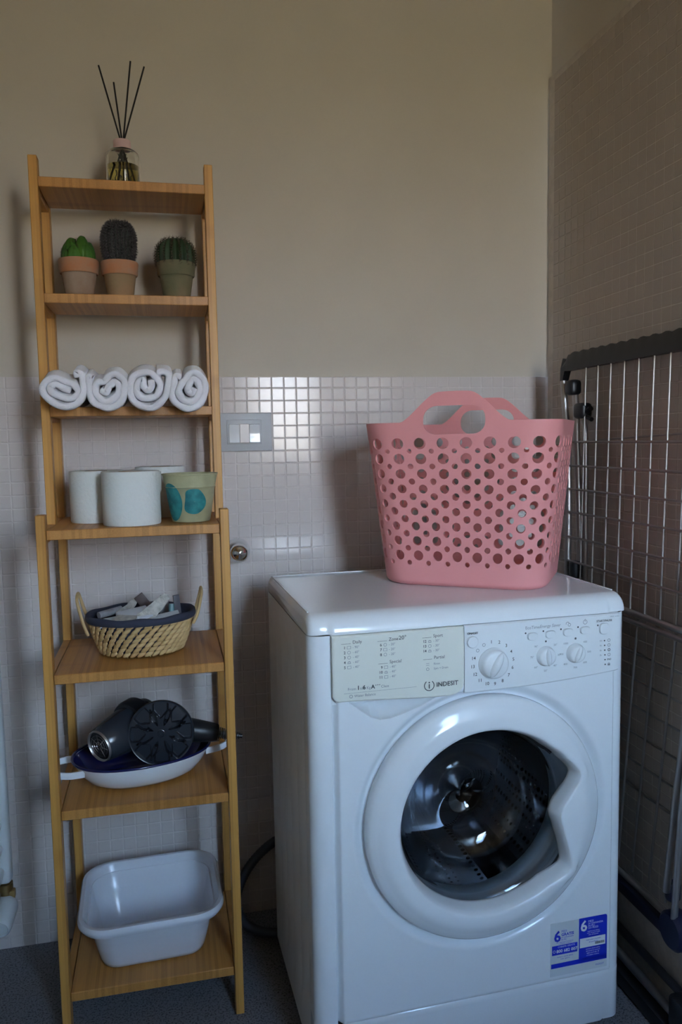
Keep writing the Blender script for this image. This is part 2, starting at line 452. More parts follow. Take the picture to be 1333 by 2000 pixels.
ZL = []; x_ = Z0
while x_ < Z1-1e-6: ZL.append(x_); x_ += .0009 if x_ > .660 else .0030
ZL.append(Z1)
NU, NZ = len(UL)-1, len(ZL)-1
mb = MB(); vs = []; idx = {}
for i in range(NU+1):
    for j in range(NZ+1):
        u = UL[i]; z = ZL[j]
        v = fp(u, z)
        if j == 0: v += .0015
        vs.append(MW(u, v, z))
fs = []
for i in range(NU):
    for j in range(NZ):
        u = (UL[i]+UL[i+1])/2; z = (ZL[j]+ZL[j+1])/2
        if hypot(u-UC, z-ZC) < .194: continue
        a = i*(NZ+1)+j; fs.append((a, a+NZ+1, a+NZ+2, a+1))
mb.add(vs, fs); obj('front_panel', mb, m_enamel, washer, 40)
# kick panel
kp = MB()
rings = []
for z in (.03, .034, .12, .128, .1305):
    off = .002 if z in (.03, .1305) else 0
    ring = [(.0, .05)] + [(.022-.0228*cos(pi/2*k/8), .022-.0228*sin(pi/2*k/8)+off) for k in range(9)] + [(.0375, -.001+off), (.046, -.005+off), (.549, -.005+off), (.5575, -.001+off)] + \
           [(WD-.022+.0228*sin(pi/2*k/8), .022-.0228*cos(pi/2*k/8)+off) for k in range(9)] + [(WD, .05)]
    rings.append([(u, v, z) for u, v in ring])
obj('kick_panel', kp.loft(rings, close=False).xf(MW), m_enamel, washer, 40)
# lid
def lidprof(s, bulge):
    """profile in (v, z), s = inset from the end for the rounded rim"""
    pts = []
    R = .030
    pts.append((.004+s-bulge, .8178)); pts.append((0+s-bulge, .8185))
    for k in range(0, 11):
        a = pi/2*k/10; pts.append((R+s-bulge*(1-k/10) - R*cos(a), .8200+ .0300*sin(a) - s*sin(a)))
    pts += [(.06+s, .85-s), (.37-s, .85-s), (DP-.01-s, .85-s), (DP-s, .842-s*.6), (DP-s, .8178)]
    return pts
rings = []
ends = [(0, .010), (.0012, .0065), (.0035, .0032), (.0065, .0010), (.010, 0)]
for u, s in ends: rings.append([(u, v, z) for v, z in lidprof(s, 0)])
for k in range(7): u = .030+k*.0025; rings.append([(u, v, z) for v, z in lidprof(0, .0045*sstep(.032, .044, u))])
rings.append([(.3, v, z) for v, z in lidprof(0, .0055)])
for k in range(7): u = WD-.045+k*.0025; rings.append([(u, v, z) for v, z in lidprof(0, .0045*(1-sstep(WD-.044, WD-.032, u)))])
for u, s in reversed(ends): rings.append([(WD-u, v, z) for v, z in lidprof(s, 0)])
lid = MB().loft(rings, True, True, True)
obj('lid', lid.xf(MW), m_enamel, washer, 40)
rim = MB()
for a, b, c, d in ((.006, .010, .036, .405), (WD-.010, WD-.006, .036, .405), (.006, WD-.006, .399, .405)):
    rim.rbox(a, b, c, d, .8492, .8514, .0010, 2)
obj('lid_rim', rim.xf(MW), m_enamel, washer)
# control panel and drawer front
def zlow(u):
    # curved lower edge through measured heights
    t = (u-.30)/.275; return .6975 + .0140*t*t
def fascia(u0, u1, zt, cut=None, v0=-.0095, tail=None, n=40, r=.0025):
    rr = []
    for k in range(n+1):
        u = u0+(u1-u0)*k/n; zb = zlow(u) if tail is None else tail(u)
        e = r if (k in (0, n)) else 0
        rr.append([(u, .004, zb+.001), (u, v0+r+e, zb), (u, v0+e*.8, zb+r), (u, v0-.0012+e*.8, (zb+zt)/2), (u, v0+e*.8, zt-r), (u, v0+r+e, zt), (u, .004, zt)])
    return MB().loft(rr, False, True, True)
obj('control_panel', fascia(.2725, .5745, .8172).xf(MW), m_plas, washer, 35)
def dtail(u):
    zb = .7048 - .0080*sstep(.05, .24, u)
    if u < .050: zb += .010*(1-sqrt(max(0, 1-((.050-u)/.0125)**2)))
    if u > .243: zb += .021*(1-sqrt(max(0, 1-((u-.243)/.0283)**2)))
    return zb
dr = obj('detergent_drawer', fascia(.0380, .2710, .8168, v0=-.011, tail=dtail, n=80).xf(MW), m_cream, washer, 35, label='cream detergent drawer front with printed programme table')
obj('fascia_backing', MB().box(.0372, .5758, -.001, .004, .6990, .8178).xf(MW), m_plas, washer, 0)

# door
door = None
N = 128
def R_in(th):
    d = math.degrees(th); d = (d+180) % 360-180
    K = [(-180,.166),(-95,.167),(-70,.168),(-50,.174),(-40,.187),(-35,.193),(-28,.176),(-18,.153),(-8,.139),(-3,.136),(4,.141),(12,.163),(18,.184),(21,.189),(24,.186),(34,.177),(50,.170),(70,.167),(95,.166),(180,.166)]
    for (a, ra), (b, rb) in zip(K, K[1:]):
        if a <= d <= b: t = (d-a)/(b-a); t = t*t*(3-2*t) if abs(b-a) > 12 else t; return ra+(rb-ra)*t
def ringpt(th, r, v): return (UC + r*cos(th), v, ZC + r*sin(th))
secs = []
for k in range(N):
    th = 2*pi*k/N; ri = R_in(th)
    sec = [(RD-.004, .012), (RD, .004), (RD, -.008), (RD-.002, -.0135), (RD-.007, -.018), (RD-.016, -.0215)]
    rm = max(ri+.010, .184); ro = RD-.016
    for q in range(1, 5): t = q/5; sec.append((ro+(rm-ro)*t, -.0215-.007*sin(pi/2*t)))
    sec += [(rm, -.0285), (ri+.006, -.0290), (ri+.002, -.0280), (ri, -.0265), (ri-.0045, -.017), (ri-.0085, -.002), (ri-.0090, .003), (ri-.002, .012)]
    secs.append([ringpt(th, r, v) for r, v in sec])
dm = MB(); n = len(secs[0]); dm.loft(secs+[secs[0]], False)
dm.f = [q[::-1] for q in dm.f]
door = obj('door', dm.xf(MW), m_enamel, washer, 45)
# dark backing of the handle recess inside the ring
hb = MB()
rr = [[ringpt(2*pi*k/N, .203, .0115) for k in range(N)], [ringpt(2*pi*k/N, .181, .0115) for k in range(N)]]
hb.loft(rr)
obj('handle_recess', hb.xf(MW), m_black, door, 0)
def lat(prof, n=96): 
    rings = [[ringpt(2*pi*k/n, r, v) for k in range(n)] for r, v in prof]
    return MB().loft(rings, True)
gl = [(.2010, .0035), (.168, .0030), (.162, .0032), (.156, .006), (.149, .020), (.136, .055), (.121, .082), (.104, .0975), (.086, .1035), (.074, .1045), (.0005, .1045)]
gi = [(.0005, .1085), (.076, .1085), (.090, .1070), (.109, .1005), (.126, .085), (.141, .057), (.154, .021), (.161, .0075), (.2010, .0075)]
gmb = lat(gl+gi)
obj('door_glass', gmb.xf(MW), m_glass, door, 180)
obj('gasket', lat([(.196, .013), (.190, .012), (.183, .016), (.180, .026), (.184, .032), (.182, .040), (.171, .044), (.166, .050), (.166, .064), (.172, .070), (.184, .068)]).xf(MW), m_gasket, washer, 180)
m_drum, n2, b2, N2, L2 = nt('perforated_steel_drum')
b2.inputs['Metallic'].default_value = 1; b2.inputs['Roughness'].default_value = .16
tc2 = N2.new('ShaderNodeTexCoord'); vo = N2.new('ShaderNodeTexVoronoi'); vo.inputs['Scale'].default_value = 68; vo.inputs['Randomness'].default_value = .0
L2.new(tc2.outputs['Object'], vo.inputs['Vector'])
rp = N2.new('ShaderNodeValToRGB'); rp.color_ramp.interpolation = 'LINEAR'; rp.color_ramp.elements[0].position = .30; rp.color_ramp.elements[0].color = (.01,.01,.01,1)
rp.color_ramp.elements[1].position = .36; rp.color_ramp.elements[1].color = (.62,.63,.65,1)
L2.new(vo.outputs['Distance'], rp.inputs[0]); L2.new(rp.outputs[0], b2.inputs['Base Color'])
drum = obj('drum', lat([(.172, .068), (.176, .066), (.181, .070), (.187, .085), (.212, .090), (.214, .110), (.214, .350), (.212, .354)]).xf(MW), m_drum, washer, 60)
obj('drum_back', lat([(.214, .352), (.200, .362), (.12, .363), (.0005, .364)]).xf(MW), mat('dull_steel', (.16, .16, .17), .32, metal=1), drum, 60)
for k in range(3):
    lf = MB()
    th = radians(-62 + 120*k); 
    rr = []
    for q, v in ((.35, .10), (1, .13), (1, .31), (.35, .345)):
        h = .045*q; 
        sec = []
        for t in (-1, -.5, 0, .5, 1):
            rad = .213 - h*(1-t*t); tt = th + t*.17
            sec.append(ringpt(tt, rad, v))
        rr.append(sec)
    lf.loft(rr, False)
    obj('drum_paddle', lf.xf(MW), m_steel, drum, 60)
# latch notch (dark slot above the door)
obj('latch_slot', MB().box(.249, .266, -.0065, .0, .6695, .6745).xf(MW), m_black, washer, 0)

# knobs and buttons
def knob(name, u, z, r, h, grip, label=None):
    c = MW(u, -.0107, z); d = Vector((sm_, -cm_, 0)); d = Vector(MW(0, -1, 0)) - Vector(MW(0, 0, 0))
    k = obj(name, MB().lathe([(r*1.08, 0), (r*1.08, .0015), (r, .003), (r*.97, h*.5), (r*.9, h*.66), (r*.75, h*.75), (.0004, h*.79)], c, d=d, n=48), m_plas, washer, 50)
    gm = MB(); ang = radians(grip)
    for s in range(9):
        t = -1+2*s/8
        w = r*.30*sqrt(max(0, 1-t*t))+r*.03
        hh = h*(.72+.42*sqrt(max(0, 1-(t*.97)**2)))
        ctr = (t*r*.92)
        pts = []
        for (a, b) in ((-1, 0), (-.8, .72), (-.25, 1), (.25, 1), (.8, .72), (1, 0)):
            uu = u + sin(ang)*ctr + cos(ang)*w*a; zz = z + cos(ang)*ctr - sin(ang)*w*a
            pts.append(MW(uu, -.0107-h*.55-(hh-h*.55)*b, zz))
        if s == 0: R0 = [pts]
        else: R0.append(pts)
    gm.loft(R0, False, True, True)
    obj('grip', gm, m_plas, k, 60)
    return k
knob('program_knob', .3246, .7475, .0255, .020, 28)
knob('temperature_knob', .4255, .7512, .0165, .015, -3)
knob('spin_knob', .4840, .7517, .0165, .015, 25)
def button(name, u, z, rx, rz, h=.003):
    n = 28; rings = []
    for s, vv in ((1.12, 0), (1.10, -.0005), (1.0, .0003), (1.0, -h*.7), (.94, -h), (.0, -h)):
        ring = []
        for k in range(n):
            a = 2*pi*k/n; e = 3.0
            cx = abs(cos(a))**(2/e)*(1 if cos(a) > 0 else -1); cz = abs(sin(a))**(2/e)*(1 if sin(a) > 0 else -1)
            if abs(rx-rz) < 1e-5: cx, cz = cos(a), sin(a)
            ring.append(MW(u+rx*s*cx, -.0106+vv, z+rz*s*cz))
        rings.append(ring)
    mb = MB().loft(rings); mb.f = [q[::-1] for q in mb.f]
    return obj(name, mb, m_plas, washer, 40)
button('power_button', .2860, .7880, .0100, .0100)
for u, z in ((.3995, .7888), (.4345, .7897), (.4690, .7906), (.5030, .7917)): button('option_button', u, z, .0092, .0066)
button('start_button', .5412, .7918, .0088, .0100)

# lettering
def text_mb(out, s, u, z, size, v=-.0122, align='LEFT', shear=0, rot=0, bold=0):
    cu = bpy.data.curves.new('t', 'FONT'); cu.body = s; cu.size = size; cu.align_x = align; cu.align_y = 'CENTER'; cu.resolution_u = 2
    cu.shear = shear; cu.offset = bold
    o = bpy.data.objects.new('t', cu); COL.objects.link(o)
    dg = bpy.context.evaluated_depsgraph_get(); me = bpy.data.meshes.new_from_object(o.evaluated_get(dg))
    c, sn = cos(rot), sin(rot)
    out.add([(u + p.co.x*c - p.co.y*sn, v, z + p.co.x*sn + p.co.y*c) for p in me.vertices], [tuple(q.vertices) for q in me.polygons])
    bpy.data.objects.remove(o); bpy.data.curves.remove(cu); bpy.data.meshes.remove(me)
def bar(out, u0, u1, z0, z1, v=-.0122): out.add([(u0, v, z0), (u1, v, z0), (u1, v, z1), (u0, v, z1)], [(0, 1, 2, 3)])
def disc(out, u, z, r, v=-.0122, n=16, r2=0, a0=0, a1=360):
    if r2:
        K = n
        A = [radians(a0+(a1-a0)*k/K) for k in range(K+1)]
        out.loft([[(u+r*cos(a), v, z+r*sin(a)) for a in A], [(u+r2*cos(a), v, z+r2*sin(a)) for a in A]], False)
    else: out.add([(u+r*cos(2*pi*k/n), v, z+r*sin(2*pi*k/n)) for k in range(n)], [tuple(range(n))])
VD = -.0128
dk = MB(); lt = MB()
def prog(u, z, items, title):
    bar(dk, u-.0035, u+.0130, z-.0022, z-.0017, VD)
    text_mb(dk, title[0], u+.0160, z, .0078, VD)
    if len(title) > 1: text_mb(dk, title[1], u+.0160+title[2], z+.001, .0100, VD)
    for k, (n, ic, t) in enumerate(items):
        zz = z-.0085-.0083*k
        text_mb(dk, n, u+.0040, zz, .0066, VD, 'RIGHT', bold=.0001)
        if ic == 0: disc(lt, u+.0098, zz, .0029, VD, 16, .0023)
        elif ic == 1:
            bar(lt, u+.0065, u+.0131, zz-.0025, zz-.0020, VD); bar(lt, u+.0065, u+.0131, zz+.0020, zz+.0025, VD); bar(lt, u+.0065, u+.0071, zz-.0025, zz+.0025, VD); bar(lt, u+.0125, u+.0131, zz-.0025, zz+.0025, VD)
        elif ic == 2: disc(lt, u+.0098, zz-.0008, .0027, VD, 16, .0018, 0, 180); bar(lt, u+.0068, u+.0128, zz-.0022, zz-.0014, VD)
        text_mb(lt, t, u+.0160, zz, .0058, VD)
prog(.0560, .8058, [('1', 1, '- 90°'), ('2', 0, '- 60°'), ('3', 0, '- 40°'), ('4', 2, '- 60°'), ('5', 1, '- 40°')], ('Daily',))
prog(.1185, .8055, [('6', 0, '- 20°'), ('7', 1, '- 20°'), ('8', 0, '- 20°')], ('Zone', '20°', .0175))
prog(.1195, .7672, [('9', 1, '- 40°'), ('10', 2, '- 40°'), ('11', 1, '- 40°')], ('Special',))
prog(.1975, .8050, [('12', 2, '- 30°'), ('13', 0, '- 30°'), ('14', 2, '- 30°')], ('Sport',))
prog(.1985, .7675, [], ('Partial',))
text_mb(lt, 'Rinse', .2140, .7568, .0052, VD); text_mb(lt, 'Spin + Drain', .2140, .7486, .0052, VD)
bar(lt, .2005, .2060, .7548, .7554, VD); bar(lt, .2005, .2060, .7580, .7586, VD); disc(lt, .2032, .7484, .0027, VD, 16, .0020)
text_mb(lt, 'From', .0625, .7268, .0066, VD); text_mb(dk, '1', .0785, .7278, .0095, VD, bold=.0003); text_mb(lt, 'to', .0835, .7266, .0066, VD)
text_mb(dk, '6', .0885, .7276, .0095, VD, bold=.0003); text_mb(lt, 'Kg', .0950, .7266, .0066, VD); text_mb(dk, 'A', .1030, .7274, .0092, VD, bold=.0003)
text_mb(dk, '+++', .1095, .7296, .0056, VD); text_mb(lt, 'Class', .1200, .7266, .0066, VD)
bar(lt, .0560, .1830, .7199, .7203, VD)
text_mb(lt, 'Water Balance', .0735, .7146, .0062, VD); disc(lt, .0680, .7146, .0030, VD, 16, .0022)
# ring logo and word mark
disc(dk, .2058, .7197, .0094, VD, 40, .0080, 125, 415); bar(dk, .2049, .2067, .7145, .7222, VD); disc(dk, .2058, .7250, .0013, VD)
text_mb(dk, 'INDESIT', .2185, .7197, .0112, VD, bold=.00010)
obj('printed_lettering', dk.xf(MW), m_print, dr, 0, kind='stuff'); obj('light_lettering', lt.xf(MW), m_print2, dr, 0, kind='stuff')
dk = MB(); lt = MB(); VP = -.0114
text_mb(dk, 'ON/OFF', .2862, .8030, .0055, VP, 'CENTER', bold=.00012)
for k in range(14):
    a = radians(-5+22.5*k); text_mb(dk, str(k+1), .3246+.0385*sin(a), .7478+.0375*cos(a), .0082, VP, 'CENTER', bold=.00008)
for a in (-27, -49):
    disc(lt, .3246+.0385*sin(radians(a)), .7478+.0375*cos(radians(a)), .003, VP, 14, .0022)
text_mb(lt, 'EcoTime', .3995, .8045, .0078, VP, 'CENTER'); text_mb(lt, 'Energy Saver', .4335, .8050, .0078, VP, 'CENTER', shear=.2)
disc(lt, .468, .806, .0035, VP, 12, .0026, 0, 200); disc(lt, .4715, .8040, .003, VP, 12, .0022)
disc(lt, .503, .8065, .0042, VP, 16, .0034); bar(lt, .5026, .5033, .8068, .8125, VP)
text_mb(dk, 'START/PAUSE', .5415, .8058, .0052, VP, 'CENTER', bold=.0001); text_mb(lt, 'IWSC 61051', .5630, .8125, .0036, VP, 'CENTER')
for u, z in ((.3862, .7955), (.4205, .7965), (.4550, .7972), (.4888, .7984), (.5285, .7985)): disc(dk, u, z, .0016, VP)
for k, s in enumerate(('*', '20°', '30°', '40°', '50°', '60°', '70°', '90°')):
    a = radians(45*k); text_mb(lt, s, .4255+.0265*sin(a), .7512+.0265*cos(a), .0052, VP, 'CENTER')
for k, s in enumerate(('@', '400', '500', '600', '700', '800', '900', '1000')):
    a = radians(45*k); text_mb(lt, s, .4840+.0275*sin(a), .7517+.0265*cos(a), .0050, VP, 'CENTER')
disc(dk, .4255, .7778, .0018, VP); disc(dk, .4840, .7782, .0018, VP)
for k in range(6):
    zz = .7695-.0088*k; disc(dk, .5425+.0004*k, zz, .0014, VP)
    if k in (0, 1, 3): disc(lt, .5515+.0002*k, zz, .0030, VP, 14, .0021); 
    elif k == 2: disc(dk, .5520, zz, .0028, VP, 14, .0016)
    elif k == 4: text_mb(dk, 'END', .5525, zz, .0042, VP, 'CENTER', bold=.0001)
    else: bar(lt, .5495, .5545, zz-.0025, zz+.001, VP); disc(lt, .552, zz+.001, .002, VP, 10, .0013, 0, 180)
    if k < 4: text_mb(lt, ('12h', '9h', '6h', '3h')[k], .5350, zz, .0042, VP, 'CENTER')
obj('printed_lettering', dk.xf(MW), m_print, washer, 0, kind='stuff'); obj('light_lettering', lt.xf(MW), m_print2, washer, 0, kind='stuff')

# sticker
SV = -.0056
sw = MB(); sw.box(.4420, .5600, SV, -.0048, .1400, .2440)
m_film = mat('pale_sticker_film', (.60, .64, .66), .3)
st = obj('sticker', sw.xf(MW), m_film, washer, 0, label='blue and white warranty sticker low on the front')
bl = MB()
V1 = SV-.0003
bar(bl, .5005, .5595, .160, .2400, V1); bar(bl, .5005, .5550, .2400, .2445, V1); disc(bl, .5550, .2400, .0045, V1)
bar(bl, .4435, .5595, .1560, .1650, V1); bar(bl, .4450, .4975, .1815, .2000, V1)
obj('blue_field', bl.xf(MW), m_blue, st, 0)
bw = MB(); V2 = V1-.0002
bar(bw, .5025, .5560, .1860, .2045, V2)
text_mb(bw, '6', .5105, .2275, .0290, V2, 'CENTER', bold=.0007)
for k, (s, z) in enumerate((('MESI', .2360), ('DI GARANZIA', .2315), ('IN PIU', .2270), ('SUI PEZZI', .2228))): text_mb(bw, s, .5195, z, .0050 if k else .0058, V2)
for k in range(3): text_mb(bw, ('registra il prodotto', 'entro 45 giorni dalla', 'data di acquisto')[k], .531, .2165-.0035*k, .0033, V2, 'CENTER')
for k in range(4): text_mb(bw, ('servizio clienti attivo', 'dal lunedi al venerdi', 'dalle ore 9 alle 18', 'e il sabato mattina')[k], .530, .1820-.0042*k, .0036, V2, 'CENTER')
text_mb(bw, 'CHIAMA GRATIS', .4745, .1965, .0048, V2, 'CENTER'); text_mb(bw, '800 682 007', .4755, .1882, .0085, V2, 'CENTER', bold=.0002); disc(bw, .4495, .1890, .0028, V2, 12, .002)
obj('white_lettering', bw.xf(MW), m_wp, st, 0, kind='stuff')
bb = MB()
text_mb(bb, '6', .4560, .2165, .0290, V1, 'CENTER', bold=.0008)
text_mb(bb, 'MESI', .4640, .2260, .0058, V1); text_mb(bb, 'GRATIS', .4640, .2195, .0078, V1, bold=.0002); text_mb(bb, 'DI GARANZIA', .4640, .2140, .0040, V1); text_mb(bb, 'IN PIU', .4640, .2098, .0040, V1)
text_mb(bb, 'per registrare il prodotto', .4715, .2055, .0034, V1, 'CENTER'); text_mb(bb, 'e semplice e veloce', .4715, .2025, .0034, V1, 'CENTER')
text_mb(bb, 'numero verde attivo', .4720, .1770, .0040, V1, 'CENTER'); text_mb(bb, 'tutti i giorni', .4720, .1728, .0040, V1, 'CENTER')
text_mb(bb, 'matricola e modello', .5310, .2000, .0038, V2-.0002, 'CENTER'); text_mb(bb, 'del prodotto', .5310, .1955, .0038, V2-.0002, 'CENTER')
text_mb(bb, 'INDESIT', .5450, .1475, .0050, V1, 'CENTER')
obj('blue_lettering', bb.xf(MW), m_blue, st, 0, kind='stuff')
bk = MB()
for k in range(14): bar(bk, .5345+.0014*k, .5345+.0014*k+.0009, .1890, .1940, V2-.0002)
obj('bar_code', bk.xf(MW), m_print, st, 0, kind='stuff')

# ------------------------------------------------------------ pink laundry basket
BC = (.4807, -.3053); BTH = -.6083; BZ = .8505; BH = .318
WT, DT, TW = .3813, .302, .060
def rrpt(t, w, d, r):
    """point at arc fraction t (0..1) on a rounded rectangle, starting mid front, counter-clockwise seen from above"""
    a, b = w-2*r, d-2*r; q = pi*r/2; Lp = 2*a+2*b+4*q; s = (t % 1)*Lp + 0
    segs = [('f', a/2), ('c', 0), ('r', b), ('c', 1), ('b', a), ('c', 2), ('l', b), ('c', 3), ('f2', a/2)]
    for k, g in segs:
        L = q if k == 'c' else g
        if s <= L+1e-9:
            if k == 'f': return (s, -d/2)
            if k == 'r': return (w/2, -d/2+r+s)
            if k == 'b': return (w/2-r-s, d/2)
            if k == 'l': return (-w/2, d/2-r-s)
            if k == 'f2': return (-w/2+r+s, -d/2)
            c = [(w/2-r, -d/2+r), (w/2-r, d/2-r), (-w/2+r, d/2-r), (-w/2+r, -d/2+r)][g]
            a0 = [-pi/2, 0, pi/2, pi][g] + s/r
            return (c[0]+r*cos(a0), c[1]+r*sin(a0))
        s -= L
    return (0, -d/2)
RC = .062
w_m, d_m = WT-TW/2, DT-TW/2
LPm = 2*(w_m-2*RC)+2*(d_m-2*RC)+2*pi*RC
TL = LPm   # unrolled length
def bmap(s, h, inset=0):
    k = h/BH; w = WT-TW*(1-k)-2*inset; d = DT-TW*(1-k)-2*inset
    if h > BH: w = WT-2*inset+ (h-BH)*.05; d = DT-2*inset - (h-BH)*.10
    x, y = rrpt(s/TL, w, d, RC-inset)
    c, sn = cos(BTH), sin(BTH)
    return (BC[0]+x*c-y*sn, BC[1]+x*sn+y*c, BZ+h)
hz0 = .030
holes = []
pitz = .0290; z_top = .278
fw = (w_m-2*RC); sw_ = (d_m-2*RC); cq = pi*RC/2
def add_side(center, ncol, dx):
    for c in range(ncol):
        s = center + (c-(ncol-1)/2)*dx
        for r in range(9):
            z = z_top - pitz*r; rad = .0108 - .00072*r
            if z - rad > hz0: holes.append((s, z, rad))
        s2 = s + dx/2
        if c < ncol-1:
            for r in range(8):
                z = z_top - pitz*(r+.5); rad = .0046 + .00078*r
                holes.append((s2, z, rad))
    for r in range(8):
        z = z_top - pitz*(r+.5); rad = .0046+.00078*r
        holes.append((center-ncol/2*dx, z, rad))
add_side(0, 8, .0412); add_side(TL/2, 8, .0412)
add_side(fw/2+cq+sw_/2, 6, .0395); add_side(-(fw/2+cq+sw_/2), 6, .0395)
holes = [((s+TL*.125) % TL - TL*.125, z, r) for s, z, r in holes]
# unrolled sheet: s in [-TL/8, 7TL/8]; seam lies on a plain corner stretch
S0 = -(fw/2+cq*.5); S1 = S0+TL
holes = [((s-S0) % TL + S0, z, r) for s, z, r in holes]
pts = []; edges = []
def loop(ps):
    b = len(pts); pts.extend([Vector(p) for p in ps]); edges.extend([(b+i, b+(i+1) % len(ps)) for i in range(len(ps))])
HB = .0001
def topz(s):
    z = BH
    for c in (0, TL/2):
        d = abs(s-c)
        z = max(z, BH + .056*(1-sstep(.026, .104, d)) - .003*min(1, (d/.05)**2))
    return z
NS = 220
top = [(S1-(S1-S0)*k/NS, topz(S1-(S1-S0)*k/NS)) for k in range(NS+1)]
bot = [(S0+(S1-S0)*k/120, .012) for k in range(121)]
side1 = [(S1, .012+(BH-.012)*k/16) for k in range(1, 16)]; side0 = [(S0, BH-(BH-.012)*k/16) for k in range(1, 16)]
loop(bot+side1+top+side0)
hh = []
for s, z, r in holes:
    n = 20; ps = [(s+r*cos(2*pi*k/n), z+r*sin(2*pi*k/n)) for k in range(n)]; loop(ps); hh.append((s, z, r))
grip = []
for c in (0, TL/2):
    ps = []; hw, z0g, z1g, rg = .0535, .2945, .3475, .024
    for cx, cz, a0 in ((hw-rg, z1g-rg, 0), (-hw+rg, z1g-rg, 90), (-hw+rg*.9, z0g+rg*.9, 180), (hw-rg*.9, z0g+rg*.9, 270)):
        rr_ = rg if a0 < 180 else rg*.9
        for k in range(7): a = radians(a0+90*k/6); ps.append((c+cx+rr_*cos(a), cz+rr_*sin(a)))
    loop(ps); grip.append((c, hw, z0g, z1g))
gx = [S0+(S1-S0)*i/130 for i in range(1, 130)]
for x in gx:
    z = .020
    while z < .37:
        if z < topz(x)-.004 and all(hypot(x-a, z-b) > r+.0025 for a, b, r in hh) and not any(abs(x-c) < w_+.003 and zz0-.003 < z < zz1+.003 for c, w_, zz0, zz1 in grip):
            pts.append(Vector((x, z)))
        z += .012
V2, E2, F2, *_ = delaunay_2d_cdt([Vector((p[0], p[1])) for p in pts], edges, [], 0, 1e-6)
def keep(tri):
    x = sum(V2[i][0] for i in tri)/3; z = sum(V2[i][1] for i in tri)/3
    if z > topz(x) or z < .0115: return False
    for a, b, r in hh:
        if abs(x-a) < r and hypot(x-a, z-b) < r*.985: return False
    for c, w_, a, b in grip:
        if abs(x-c) < w_ and a < z < b:
            dx = abs(x-c); rg = .024 if z > (a+b)/2 else .0216
            zz = (b-rg) if z > (a+b)/2 else (a+rg)
            if dx <= w_-rg: return False
            inz = (z < zz) if z > (a+b)/2 else (z > zz)
            if inz or hypot(dx-(w_-rg), z-zz) < rg*.99: return False
    return True
tri = [t for t in F2 if keep(t)]
mb = MB(); mb.add([bmap(p[0], p[1]) for p in V2], tri)
used = sorted({i for t in mb.f for i in t}); rm = {a: k for k, a in enumerate(used)}
mb.v = [mb.v[i] for i in used]; mb.f = [tuple(rm[i] for i in t) for t in mb.f]
# rounded base
nb = 120; rings = []
for k in range(7):
    a = pi/2*k/6; ins = .016*(1-cos(a)) ; h = .012 - .012*sin(a)
    rings.append([bmap(S0+(S1-S0)*j/nb, .012, ins)[:2]+(BZ+h,) for j in range(nb)])
mbb = MB().loft(rings, True, False, True)
mb.add(mbb.v, mbb.f)
basket = thing('laundry_basket', 'pink perforated plastic laundry basket with two handles standing on the washing machine', 'basket', (BC[0], BC[1], BZ))
bo = obj('basket_body', mb, m_pink, basket, 0)
bm = bmesh.new(); bm.from_mesh(bo.data); bmesh.ops.remove_doubles(bm, verts=bm.verts, dist=.0002); bmesh.ops.recalc_face_normals(bm, faces=bm.faces)
bm.to_mesh(bo.data); bm.free()
bo.data.polygons.foreach_set('use_smooth', [True]*len(bo.data.polygons)); bo.data.set_sharp_from_angle(angle=radians(35))
sm = bo.modifiers.new('thickness', 'SOLIDIFY'); sm.thickness = .0032; sm.offset = 0
dg_ = bpy.context.evaluated_depsgraph_get(); nm_ = bpy.data.meshes.new_from_object(bo.evaluated_get(dg_))
bo.modifiers.clear(); bo.data = nm_; nm_.name = 'basket_body'
nm_.polygons.foreach_set('use_smooth', [True]*len(nm_.polygons)); nm_.set_sharp_from_angle(angle=radians(40))

# ------------------------------------------------------------ clothes airer
AX = .765
airer = thing('clothes_airer', 'folded metal clothes airer with black plastic ends leaning against the tiled wall', 'clothes airer', (AX, -.5, 0))
YB = -1.02
tb = MB(); prof = []
yy = -.172; pth = []
n = 90; ring = []
for k in range(n+1):
    y = -.172 + (YB+.172)*k/n
    s = .0045*abs(sin((y+.2)/.036*pi/1.0)) if y < -.205 else 0
    top_ = 1.318 + s - (.018*(1-sstep(0, .02, -.172-y)) if y > -.192 else 0)
    lo = 1.283
    ring.append([(AX-.011, y, lo), (AX-.013, y, (lo+top_)/2), (AX-.008, y, top_), (AX+.006, y, top_), (AX+.010, y, lo+.01), (AX+.006, y, lo)])
tb.loft(ring, True, True, True)
tb.loft([[(AX-.010, -.158, 1.262), (AX+.006, -.158, 1.262), (AX+.006, -.168, 1.262), (AX-.010, -.168, 1.262)],
         [(AX-.010, -.160, 1.290), (AX+.006, -.160, 1.290), (AX+.006, -.182, 1.290), (AX-.010, -.182, 1.290)],
         [(AX-.010, -.170, 1.312), (AX+.006, -.170, 1.312), (AX+.006, -.205, 1.305), (AX-.010, -.205, 1.305)]], True, True, True)
obj('top_bar', tb, m_black, airer, 30, label='black scalloped plastic top bar')
fr = []
for k in range(0, 17):
    y = -.258 - .0483*k
    if y < YB: break
    obj('wire', MB().tube([(AX-.002, y, 1.287), (AX-.004, y+.014, .785)], .0022, 8), m_alu, airer)
for z in (1.124, 1.071, 1.019, .967, .911, .856):
    obj('wire', MB().tube([(AX-.010, -.180, z), (AX-.010, YB, z)], .0024, 8), m_alu, airer)
for z, r in ((.787, .0065), (.770, .0055)):
    obj('crossbar', MB().tube([(AX-.006, -.19, z), (AX-.006, YB, z)], r, 10), m_tubeg, airer, 60)
obj('crossbar', MB().tube([(AX+.012, -.205, 1.125), (AX+.012, YB, 1.155)], .002, 8), m_alu, airer, 60)
